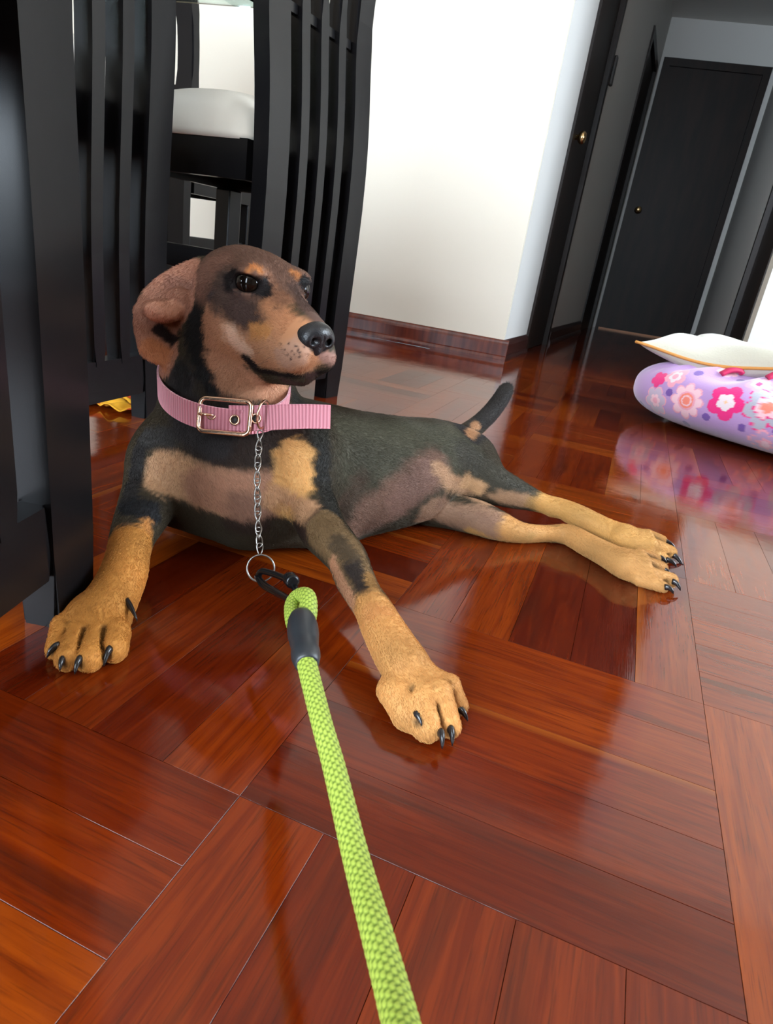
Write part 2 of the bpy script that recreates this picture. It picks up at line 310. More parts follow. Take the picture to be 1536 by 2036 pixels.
# ------------------------------------------------------------------ dining chairs
def s_curve(z, pts):
    zs, os_ = zip(*pts); return float(np.interp(z, zs, os_))
def smooth_profile(pts, zs):
    P = np.array(pts); o = []
    for z in zs:
        k = np.exp(-((P[:, 0]-z)/.09)**2)
        raw = [np.interp(z+dz, P[:, 0], P[:, 1]) for dz in np.linspace(-.07, .07, 9)]; o.append(float(np.mean(raw)))
    return o
PROF = [(0, 0), (.12, -.002), (.27, -.004), (.45, -.007), (.6, .001), (.72, .018), (.83, .023), (.95, .008), (1.06, -.018)]
def chair(label, R0_, a, Wd=.35, prof=PROF, flip=1, hgt=1.04):
    """local x: along the back (left to right, R0_ is the far right foot), local y: towards the seat front"""
    rz = pi/2-a            # local x axis -> e=(sin a, cos a)
    t = empty('dining_chair', R0_, rz); tag(t, label, 'chair', 'black slat-back dining chairs')
    zs = np.concatenate([np.linspace(0, .5, 8), np.linspace(.55, hgt, 14)]); of = smooth_profile(prof, zs)
    tk, sw, lw = .034, .062, .026
    def bar(name, x0, x1, z0, z1, par=t, tk=tk, inset=0.):
        bm = bmesh.new(); k = [i for i, z in enumerate(zs) if z0 < z < z1]
        Z = [z0]+[zs[i] for i in k]+[z1]; O = [float(np.interp(z, zs, of)) for z in Z]
        rings = [[bm.verts.new(q) for q in ((x0, o+inset, z), (x1, o+inset, z), (x1, o+inset+tk, z), (x0, o+inset+tk, z))] for z, o in zip(Z, O)]
        for r0, r1 in zip(rings[:-1], rings[1:]):
            for i in range(4): bm.faces.new((r0[i], r0[(i+1) % 4], r1[(i+1) % 4], r1[i]))
        bm.faces.new(rings[0][::-1]); bm.faces.new(rings[-1])
        es = [e for e in bm.edges if abs(e.verts[0].co.z-e.verts[1].co.z) > 1e-4 and len(e.link_faces) == 2]
        bmesh.ops.bevel(bm, geom=es, offset=.004, segments=2, affect='EDGES')
        o = from_bm(name, bm, mLac, par); o.data.shade_auto_smooth(angle=.6) if hasattr(o.data, 'shade_auto_smooth') else None
        return o
    bar('stile', -sw, 0, 0, hgt); bar('stile', -Wd, -Wd+sw, 0, hgt)
    gap = (Wd-2*sw-3*lw)/4
    for i in range(3):
        x = -Wd+sw+gap*(i+1)+lw*i; bar('slat', x, x+lw, .11, hgt-.07, tk=.03, inset=.002)
    bar('bottom_rail', -Wd+sw, -sw, .05, .118, tk=.028, inset=.003)
    bar('middle_rail', -Wd+sw, -sw, .722, .738, tk=.012, inset=.012)
    bar('top_rail', -Wd+sw-.0, -sw, hgt-.08, hgt)
    s0, s1 = .044, .39
    def bx(name, b, bev=.003, m=mLac):
        bm = bmesh.new(); lbox(bm, *b); bevel(bm, bev); return from_bm(name, bm, m, t)
    for x in (-Wd, -.045): bx('leg', (x, x+.045, s1-.045, s1, 0, .437))
    bm = bmesh.new()
    for b in ((-Wd, -Wd+.022, s0, s1), (-.022, 0, s0, s1), (-Wd+.022, -.022, s1-.022, s1), (-Wd+.022, -.022, s0, s0+.02)): lbox(bm, b[0], b[1], b[2], b[3], .437, .505)
    from_bm('seat_frame', bm, mLac, t)
    for x in (-Wd+.008, -.033): bx('stretcher', (x, x+.022, s0-.002, s1-.045, .262, .306))
    bx('stretcher', (-Wd+.03, -.03, s1-.25, s1-.228, .266, .302))
    bm = bmesh.new(); n, mm = 18, 18; G = []
    for zz in (0, 1):
        row = []
        for i in range(n+1):
            for j in range(mm+1):
                x = i/n*2-1; y = j/mm*2-1; k = max(0, 1-abs(x)**4)*max(0, 1-abs(y)**4)
                X = -Wd/2+x*(Wd/2-.002 + .006*(1-abs(y)**6)); Y = (s0+s1)/2+.004+y*((s1-s0)/2-.002+.006*(1-abs(x)**6))
                Z = .503 + (zz*(.012+.066*k**.42 + .026*(1-x*x)*(1-y*y)))
                row.append(bm.verts.new((X, Y, Z)))
        G.append(row)
    g = lambda z, i, j: G[z][i*(mm+1)+j]
    for i in range(n):
        for j in range(mm):
            bm.faces.new((g(1, i, j), g(1, i+1, j), g(1, i+1, j+1), g(1, i, j+1))); bm.faces.new((g(0, i, j), g(0, i, j+1), g(0, i+1, j+1), g(0, i+1, j)))
    for i in range(n): bm.faces.new((g(0, i, 0), g(0, i+1, 0), g(1, i+1, 0), g(1, i, 0))); bm.faces.new((g(0, i, mm), g(1, i, mm), g(1, i+1, mm), g(0, i+1, mm)))
    for j in range(mm): bm.faces.new((g(0, 0, j), g(1, 0, j), g(1, 0, j+1), g(0, 0, j+1))); bm.faces.new((g(0, n, j), g(0, n, j+1), g(1, n, j+1), g(1, n, j)))
    from_bm('seat_cushion', bm, mCush, t, True)
    return t
PROFB = [(0, 0), (.15, .004), (.33, .006), (.5, -.002), (.62, -.006), (.7, -.003), (.78, .006), (.9, .022), (1.06, .03)]
chair('black slat-back dining chair nearest the camera, cut off by the left edge', onz(190, 1185), radians(3.5), prof=[(0, 0), (.3, .003), (.6, .010), (.8, .014), (1.06, .004)])
chair('black slat-back dining chair directly behind the nearest one, left of the dog\'s head', onz(330, 822), radians(14), .35, PROFB)
chair('black slat-back dining chair with a cream seat, right of the dog\'s head', onz(672, 787), radians(25))
n4 = np.array([-.35, -.93, 0]); n4 /= np.linalg.norm(n4)
# across the table: faces the camera
chair('black slat-back dining chair farthest away, seen across the cream seat below the glass', (-.80, 2.27, 0), math.atan2(.93, -.35), .40)
# ------------------------------------------------------------------ glass table on a black pedestal
tb = empty('dining_table', (-1.0, 1.1, 0)); tag(tb, 'dining table with a clear green-edged glass top above the chair seats', 'table')
bm = bmesh.new(); pts = [(-.385, 1.505), (-1.35, 1.73), (-1.75, .45), (-1.0, .30)]
ring = []
for k in range(4):
    a = np.array(pts[k-1]); b = np.array(pts[k]); c = np.array(pts[(k+1) % 4]); r = .03
    p0 = b+(a-b)/np.linalg.norm(a-b)*r; p1 = b+(c-b)/np.linalg.norm(c-b)*r
    for f in np.linspace(0, 1, 6): ring.append((1-f)**2*p0+2*f*(1-f)*b+f*f*p1)
ring = [(p[0]+1.0, p[1]-1.1) for p in ring]
v0 = [bm.verts.new((x, y, .750)) for x, y in ring]; v1 = [bm.verts.new((x, y, .760)) for x, y in ring]
bm.faces.new(v0[::-1]); bm.faces.new(v1)
for k in range(len(ring)): bm.faces.new((v0[k], v0[(k+1) % len(ring)], v1[(k+1) % len(ring)], v1[k]))
from_bm('table_top', bm, mGlass, tb)
bm = bmesh.new(); lbox(bm, -.16, .10, -.22, .22, .06, .72); bevel(bm, .01); from_bm('pedestal', bm, mLac, tb)
bm = bmesh.new(); lbox(bm, -.26, .16, -.30, .30, 0, .06); bevel(bm, .01); from_bm('base_plate', bm, mLac, tb)
bm = bmesh.new(); lbox(bm, -.22, .14, -.28, .28, .72, .75); bevel(bm, .005); from_bm('top_plate', bm, mLac, tb)

# ------------------------------------------------------------------ the dog: one implicit body, meshed by surface nets
class Field:
    def __init__(s, lo, hi, h):
        s.lo = np.array(lo, float); s.h = h; s.n = np.ceil((np.array(hi)-s.lo)/h).astype(int)+1
        s.v = np.full(tuple(s.n), .03, np.float32)
    def _box(s, lo, hi):
        a = np.clip(np.floor((lo-s.lo)/s.h).astype(int), 0, s.n-1); b = np.clip(np.ceil((hi-s.lo)/s.h).astype(int)+1, 1, s.n)
        g = [s.lo[i]+s.h*np.arange(a[i], b[i]) for i in range(3)]
        X, Y, Z = np.meshgrid(*g, indexing='ij', sparse=True)
        return tuple(slice(a[i], b[i]) for i in range(3)), X, Y, Z
    def _mix(s, sl, d, k, sub):
        o = s.v[sl]; d = d.astype(np.float32)
        if sub:
            d = -d; h = np.maximum(k-np.abs(o-d), 0)/k; s.v[sl] = np.maximum(o, d)+h*h*k*.25
        else:
            h = np.maximum(k-np.abs(o-d), 0)/k; s.v[sl] = np.minimum(o, d)-h*h*k*.25
    def ell(s, c, r, B=None, k=.01, sub=False):
        c = np.asarray(c, float); r = np.asarray(r, float); B = np.eye(3) if B is None else np.asarray(B, float)
        ext = np.sqrt(((B*r[:, None])**2).sum(0))+max(k, .004)+.004
        sl, X, Y, Z = s._box(c-ext, c+ext)
        if 0 in s.v[sl].shape: return
        X = X-c[0]; Y = Y-c[1]; Z = Z-c[2]; k0 = 0; k1 = 0
        for i in range(3):
            q = X*B[i, 0]+Y*B[i, 1]+Z*B[i, 2]; k0 = k0+(q/r[i])**2; k1 = k1+(q/r[i]**2)**2
        k0 = np.sqrt(k0); k1 = np.sqrt(k1)+1e-9
        s._mix(sl, k0*(k0-1)/k1, k, sub)
    def cap(s, a, b, ra, rb, k=.01, sub=False, flat=None, fk=1.):
        """round cone; flat = direction along which the section is squashed by fk"""
        a = np.asarray(a, float); b = np.asarray(b, float); R = max(ra, rb)+max(k, .004)+.004
        sl, X, Y, Z = s._box(np.minimum(a, b)-R, np.maximum(a, b)+R)
        if 0 in s.v[sl].shape: return
        ba = b-a; L = ba@ba+1e-12
        px, py, pz = X-a[0], Y-a[1], Z-a[2]
        t = np.clip((px*ba[0]+py*ba[1]+pz*ba[2])/L, 0, 1)
        qx, qy, qz = px-t*ba[0], py-t*ba[1], pz-t*ba[2]
        if flat is not None:
            w = qx*flat[0]+qy*flat[1]+qz*flat[2]; m = w*(1/fk-1)
            qx, qy, qz = qx+m*flat[0], qy+m*flat[1], qz+m*flat[2]
        s._mix(sl, np.sqrt(qx*qx+qy*qy+qz*qz)-(ra+(rb-ra)*t), k, sub)
    def chain(s, P, R, k=.01, sub=False, flat=None, fk=1.):
        """spline through P with radii R, blended as one limb"""
        P = np.array(P, float); R = np.array(R, float); n = len(P)
        PP = np.vstack([2*P[0]-P[1], P, 2*P[-1]-P[-2]]); RR = np.concatenate([[R[0]], R, [R[-1]]]); Q = []; S = []
        for i in range(n-1):
            for t in np.linspace(0, 1, 4, endpoint=False):
                c = [(-t+2*t*t-t**3)/2, (2-5*t*t+3*t**3)/2, (t+4*t*t-3*t**3)/2, (t**3-t*t)/2]
                Q.append(sum(c[j]*PP[i+j] for j in range(4))); S.append(sum(c[j]*RR[i+j] for j in range(4)))
        Q.append(P[-1]); S.append(R[-1]); Q = np.array(Q); S = np.array(S)
        m = S.max()+max(k, .004)+.004; sl, X, Y, Z = s._box(Q.min(0)-m, Q.max(0)+m)
        if 0 in s.v[sl].shape: return
        d = np.full(s.v[sl].shape, 1., np.float32)
        X, Y, Z = X.astype(np.float32), Y.astype(np.float32), Z.astype(np.float32)
        for i in range(len(Q)-1):
            a = Q[i]; ba = Q[i+1]-a; L = ba@ba+1e-12; px, py, pz = X-np.float32(a[0]), Y-np.float32(a[1]), Z-np.float32(a[2])
            t = np.clip((px*np.float32(ba[0]/L)+py*np.float32(ba[1]/L)+pz*np.float32(ba[2]/L)), 0, 1)
            qx, qy, qz = px-t*np.float32(ba[0]), py-t*np.float32(ba[1]), pz-t*np.float32(ba[2])
            if flat is not None:
                w = (qx*np.float32(flat[0])+qy*np.float32(flat[1])+qz*np.float32(flat[2]))*np.float32(1/fk-1)
                qx, qy, qz = qx+w*np.float32(flat[0]), qy+w*np.float32(flat[1]), qz+w*np.float32(flat[2])
            e = np.sqrt(qx*qx+qy*qy+qz*qz)-(np.float32(S[i])+np.float32(S[i+1]-S[i])*t)
            d = np.minimum(d, e)
        s._mix(sl, d, k, sub)
    def cut_below(s, z):
        i = np.arange(s.n[2])*s.h+s.lo[2]; s.v = np.maximum(s.v, (z-i)[None, None, :].astype(np.float32))
    def mesh(s):
        v = s.v; neg = v < 0; n = np.array(v.shape)
        c = [v[i:n[0]-1+i, j:n[1]-1+j, k:n[2]-1+k] for i in (0, 1) for j in (0, 1) for k in (0, 1)]
        cn = sum((q < 0).astype(np.int8) for q in c); act = (cn > 0) & (cn < 8); I = np.argwhere(act)
        idx = np.full(act.shape, -1, np.int64); idx[act] = np.arange(len(I))
        corner = np.array([[i, j, k] for i in (0, 1) for j in (0, 1) for k in (0, 1)], float)
        vals = np.stack([q[act] for q in c], 1).astype(float); acc = np.zeros((len(I), 3)); cnt = np.zeros(len(I))
        for a in range(8):
            for b in range(a+1, 8):
                if abs(corner[a]-corner[b]).sum() != 1: continue
                va, vb = vals[:, a], vals[:, b]; m = (va < 0) != (vb < 0)
                t = np.where(m, va/np.where(m, va-vb, 1), 0)
                acc += m[:, None]*(corner[a]+t[:, None]*(corner[b]-corner[a])); cnt += m
        V = s.lo+s.h*(I+acc/cnt[:, None]); F = []
        for ax in range(3):
            o = [0, 1, 2]; o.remove(ax); u, w = o
            sl0 = [slice(0, n[i]-1) for i in range(3)]; sl1 = list(sl0); sl1[ax] = slice(1, n[ax])
            for q in (u, w): sl0[q] = sl1[q] = slice(1, n[q]-1)
            A = neg[tuple(sl0)]; Bq = neg[tuple(sl1)]; E = np.argwhere(A != Bq); st = A[A != Bq]
            E[:, u] += 1; E[:, w] += 1
            def g(du, dw):
                p = E.copy(); p[:, u] -= du; p[:, w] -= dw; return idx[p[:, 0], p[:, 1], p[:, 2]]
            Q = np.stack([g(1, 1), g(0, 1), g(0, 0), g(1, 0)], 1)
            flip = st if ax != 1 else ~st
            Q[~flip] = Q[~flip][:, ::-1]; F.append(Q)
        F = np.concatenate(F); return V, F
def np_mesh(name, V, F, smooth=True):
    me = bpy.data.meshes.new(name); me.vertices.add(len(V)); me.vertices.foreach_set('co', V.astype(np.float32).ravel())
    me.loops.add(F.size); me.loops.foreach_set('vertex_index', F.astype(np.int32).ravel())
    me.polygons.add(len(F)); me.polygons.foreach_set('loop_start', np.arange(0, F.size, F.shape[1], dtype=np.int32))
    me.polygons.foreach_set('loop_total', np.full(len(F), F.shape[1], np.int32)); me.update(calc_edges=True); me.validate()
    if smooth: me.shade_smooth()
    return me
def relax(V, F, it=3, lam=.5):
    e = np.concatenate([F[:, [0, 1]], F[:, [1, 2]], F[:, [2, 3]], F[:, [3, 0]]]); e = np.concatenate([e, e[:, ::-1]])
    deg = np.bincount(e[:, 0], minlength=len(V))[:, None]
    for i in range(it):
        for l in (lam, -lam*1.03):
            S = np.stack([np.bincount(e[:, 0], V[e[:, 1], q], len(V)) for q in range(3)], 1)/deg; V = V+l*(S-V)
    return V
def rpx(r, d): return r*d/FOC
def A(px, py, d): return at(px, py, d)
def rest(px, py, r):                     # a ball of r photo pixels that rests on the floor
    rz = ray(px, py)[2]; d = EYE/(r/FOC-rz); return at(px, py, d), r*d/FOC
def frame(fwd, up):
    f = np.array(fwd, float); f /= np.linalg.norm(f); u = np.array(up, float); u -= f*(u@f); u /= np.linalg.norm(u)
    return f, np.cross(u, f), u
Hh = .66*cX-.42*cU-.62*cF; Hs = .72*cX+.12*cU+.68*cF
Hh /= np.linalg.norm(Hh); Hs -= Hh*(Hs@Hh); Hs /= np.linalg.norm(Hs); Hu = np.cross(Hs, Hh)
if Hu@cU < 0: Hu = -Hu
HB = np.array([Hh, Hs, Hu]); HC = at(497, 577, .700)
def hp(f, s, u): return HC+Hh*f+Hs*s+Hu*u
def proj(P): a = np.asarray(P)-[0, 0, EYE]; d = a@cF; return 768+FOC*(a@cX)/d, 1018-FOC*(a@cU)/d

GROOVES, PAWS, CLAW_AT = [], [], []
def build_body():
    F = Field((-.36, .34, -.004), (.50, 1.16, .365), .002)
    # trunk
    T = [(A(462, 925, .785), .082), (A(560, 925, .80), .084), (A(690, 935, .86), .079), (A(790, 930, .905), .070), (A(865, 922, .95), .063), (A(915, 930, .985), .050)]
    F.chain([p for p, r in T], [r for p, r in T], .02)
    F.ell(A(440, 935, .765), (.100, .075, .070), np.array([cX, cU, cF]), .03)
    # keel of the chest
    F.cap(A(455, 900, .74), A(500, 1015, .735), .045, .030, .04)
    F.cap(A(500, 1015, .755), A(660, 1040, .80), .030, .030, .04)
    # shoulders
    F.ell(A(322, 935, .745), (.034, .052, .036), np.array([cX, cU, cF]), .03)
    F.ell(A(600, 930, .745), (.036, .056, .036), np.array([cX, cU, cF]), .03)
    # belly
    F.cap(A(700, 1000, .845), A(830, 985, .90), .042, .034, .03)
    # neck
    F.cap(A(455, 880, .775), A(452, 745, .745), .080, .066, .03)
    F.cap(A(452, 745, .745), HC-Hh*.018-Hu*.02, .066, .048, .03)
    # rump and thighs
    F.ell(A(905, 922, .985), (.058, .047, .05), np.array([cX, cU, cF]), .03)
    U = [(940, 945, .965, 56), (975, 962, .955, 40), (1020, 980, .96, 30), (1062, 995, .965, 21), (1100, 1008, .965, 17)]
    F.chain([A(x, y, d) for x, y, d, r in U], [rpx(r, d) for x, y, d, r in U], .012)
    U = [(1100, 1008, .965, 17), (1118, 1012, .96, 19), (1150, 1027, .945, 22), (1200, 1050, .93, 21), (1240, 1067, .915, 23)]
    F.chain([A(x, y, d) for x, y, d, r in U], [rpx(r, d) for x, y, d, r in U], .008)
    Lw = [(850, 1010, 34), (900, 1018, 34), (945, 1028, 34), (985, 1043, 30), (1035, 1059, 20), (1085, 1061, 16), (1128, 1063, 20), (1165, 1082, 22), (1205, 1103, 24), (1245, 1124, 28)]
    Q = [rest(*q) for q in Lw]; F.chain([q[0] for q in Q], [q[1] for q in Q], .004)
    F.cap(A(905, 935, .955), A(950, 965, .945), .030, .020, .012)       # fold of the flank
    # tail
    Tl = [(925, 862, 1.03, 18), (955, 840, 1.08, 17), (985, 808, 1.12, 16), (1005, 775, 1.15, 14), (1012, 745, 1.17, 10)]
    F.chain([A(x, y, d) for x, y, d, r in Tl], [rpx(r, d) for x, y, d, r in Tl], .006)
    # forelegs
    L1 = [(610, 985, .735, 50), (640, 1050, .705, 46), (664, 1080, .68, 42), (690, 1112, .66, 39), (704, 1148, .64, 38), (722, 1182, .62, 35), (741, 1210, .60, 36), (757, 1242, .585, 40), (782, 1288, .565, 45), (806, 1325, .55, 48)]
    F.chain([A(x, y, d) for x, y, d, r in L1], [rpx(r, d) for x, y, d, r in L1], .008)
    R1 = [(305, 975, .735, 56), (285, 1020, .70, 50), (266, 1060, .675, 43), (256, 1096, .65, 40), (246, 1140, .63, 44), (226, 1185, .61, 48), (205, 1220, .59, 54)]
    F.chain([A(x, y, d) for x, y, d, r in R1], [rpx(r, d) for x, y, d, r in R1], .008)
    # head
    F.ell(HC+Hu*-.006, (.060, .054, .046), HB, .01)
    F.ell(hp(-.014, 0, -.002), (.050, .050, .043), HB, .01)
    F.ell(hp(.022, 0, .006), (.036, .044, .032), HB, .014)
    F.ell(hp(.020, 0, -.035), (.046, .044, .042), HB, .014)
    for s in (-1, 1):
        F.ell(hp(.018, s*.034, -.032), (.040, .021, .034), HB, .016)     # cheek
        F.ell(hp(.044, s*.026, .024), (.014, .014, .008), HB, .012)      # brow
        F.ell(hp(.064, s*.020, -.034), (.036, .018, .028), HB, .016)
        F.ell(hp(.100, s*.0165, -.038), (.036, .0165, .023), HB, .012)   # flews
    F.cap(hp(.036, 0, -.004), hp(.114, 0, -.018), .029, .0185, .014)       # bridge
    F.cap(hp(.030, 0, -.040), hp(.104, 0, -.040), .038, .022, .012)
    F.cap(hp(.020, 0, -.066), hp(.110, 0, -.0575), .028, .0138, .010)     # lower jaw
    for s in (-1, 1):                                                     # lids around each eye, then the opening
        n = Hh*.62+Hs*s*.78; n /= np.linalg.norm(n); w = np.cross(Hu, n); w /= np.linalg.norm(w); c = hp(.0425, s*.0290, .0125)
        F.ell(c, (.0166,)*3, None, .008)
        F.ell(c+n*.0138, (.0084, .0178, .0088), np.array([n, w*.97+Hu*.1*s, Hu]), .0015, sub=True)
    # lips: a groove from the corner to under the nose
    for s in (-1, 1):
        P = [hp(.056, s*.0345, -.062), hp(.072, s*.0350, -.0645), hp(.092, s*.0325, -.0635), hp(.114, s*.0275, -.060), hp(.130, s*.018, -.055), hp(.138, s*.008, -.050), hp(.139, 0, -.047)]
        F.chain(P, [.0050]*6+[.0015], .0025, sub=True, flat=Hu, fk=.35)
    F.cap(hp(.140, 0, -.048), hp(.139, 0, -.028), .0012, .0012, .002, sub=True)
    # ear towards the camera: base, flap, folded knuckle
    ax = np.array([cX, cU, cF])
    E1 = [(405, 545, .712, 36), (365, 568, .708, 42), (325, 600, .705, 44), (305, 645, .700, 38), (308, 690, .698, 30)]
    F.chain([A(x, y, d) for x, y, d, r in E1], [rpx(r, d) for x, y, d, r in E1], .008, flat=cF, fk=.26)
    F.cap(A(398, 535, .72), A(300, 600, .712), rpx(18, .72), rpx(22, .71), .006)
    F.cap(A(282, 618, .70), A(296, 690, .697), rpx(17, .7), rpx(20, .7), .006, flat=cF, fk=.5)
    F.cap(A(318, 700, .697), A(330, 694, .697), rpx(24, .7), rpx(18, .7), .006, flat=cF, fk=.35)
    F.ell(A(338, 662, .690), (rpx(30, .69), rpx(14, .69), .008), ax, .006, sub=True)      # hollow below the fold
    F.ell(A(318, 619, .684), (rpx(38, .69), rpx(21, .69), .009), np.array([cX*.97+cU*-.2, cU*.97+cX*.2, cF]), .005)
    F.ell(A(355, 600, .690), (rpx(28, .69), rpx(30, .69), .008), ax, .008)
    # far ear, behind the head
    F.chain([hp(-.026, .040, .006), hp(-.040, .054, -.012), hp(-.046, .058, -.040)], [.016, .022, .016], .008, flat=Hs, fk=.3)
    # paws
    claws = []; PAWS.clear()
    def paw(c, rc, toes, back=None):
        """c: centre of the pad; toes: list of knuckle px,py,d,r  -> tip px,py,r ; claw tip px,py"""
        PAWS.append([])
        for (kx, ky, kd, kr), (tx, ty, tr), (nx0, ny0, nx, ny) in toes:
            K = A(kx, ky, kd); Tp, Tr = rest(tx, ty, tr)
            F.cap(c, K, rc, rpx(kr*.92, kd), .007)
            F.cap(K, Tp, rpx(kr*.92, kd), Tr, .0018)
            PAWS[-1].append((K, Tp, Tr))
            dT = float((Tp-[0, 0, EYE])@cF)
            claws.append((A(nx0, ny0, dT-Tr*.9), A(nx, ny, dT-Tr*1.35), Tp))
    c, rc = A(815, 1352, .552), rpx(44, .55)
    paw(c, rc, [((790, 1378, .528, 33), (808, 1421, 30), (826, 1420, 838, 1450)),
                ((840, 1385, .520, 30), (850, 1448, 27), (876, 1460, 878, 1484)),
                ((872, 1375, .522, 27), (894, 1444, 22), (895, 1452, 898, 1478)),
                ((893, 1362, .535, 22), (914, 1405, 16), (910, 1410, 926, 1430))])
    F.cap(A(778, 1372, .535), A(835, 1430, .515), .012, .012, .006)
    c, rc = A(190, 1240, .585), rpx(56, .585)
    paw(c, rc, [((128, 1245, .570, 26), (112, 1292, 20), (112, 1288, 97, 1304)),
                ((152, 1262, .560, 31), (136, 1308, 26), (124, 1316, 120, 1330)),
                ((190, 1268, .557, 32), (177, 1309, 27), (158, 1314, 150, 1336)),
                ((228, 1258, .565, 31), (226, 1290, 27), (218, 1292, 208, 1320))])
    # hind paws
    c, _ = rest(1240, 1120, 24)
    paw(c, rpx(24, .87), [((1272, 1104, .850, 14), (1304, 1112, 12), (1306, 1108, 1322, 1118)),
                      ((1280, 1120, .842, 16), (1312, 1131, 14), (1316, 1132, 1332, 1146)),
                      ((1290, 1143, .838, 17), (1331, 1154, 15), (1336, 1156, 1350, 1172)),
                      ((1272, 1152, .840, 16), (1316, 1167, 11), (1322, 1168, 1336, 1179))])
    paw(A(1240, 1068, .908), rpx(21, .905), [((1285, 1066, .905, 14), (1314, 1076, 11), (1316, 1074, 1340, 1090)),
                      ((1292, 1082, .895, 15), (1332, 1098, 12), (1334, 1100, 1355, 1125)),
                      ((1280, 1094, .895, 14), (1318, 1112, 11), (1322, 1112, 1342, 1126))])
    GROOVES.clear()
    for L in PAWS:
        for (K0, T0, r0), (K1, T1, r1) in zip(L[:-1], L[1:]):
            a = (K0+K1)/2+(K0+T0-K1*0-T0)*0; t = (T0+T1)/2; up = EZ*(r0+r1)/2*1.0-cF*.001
            g0, g1 = a*.9+t*.1+up*.80, t+up*.30; F.cap(g0, g1, .0012, .0022, .0045, sub=True); GROOVES.append((g0, g1))
    F.cut_below(.0006)
    CLAW_AT[:] = claws; return F, claws

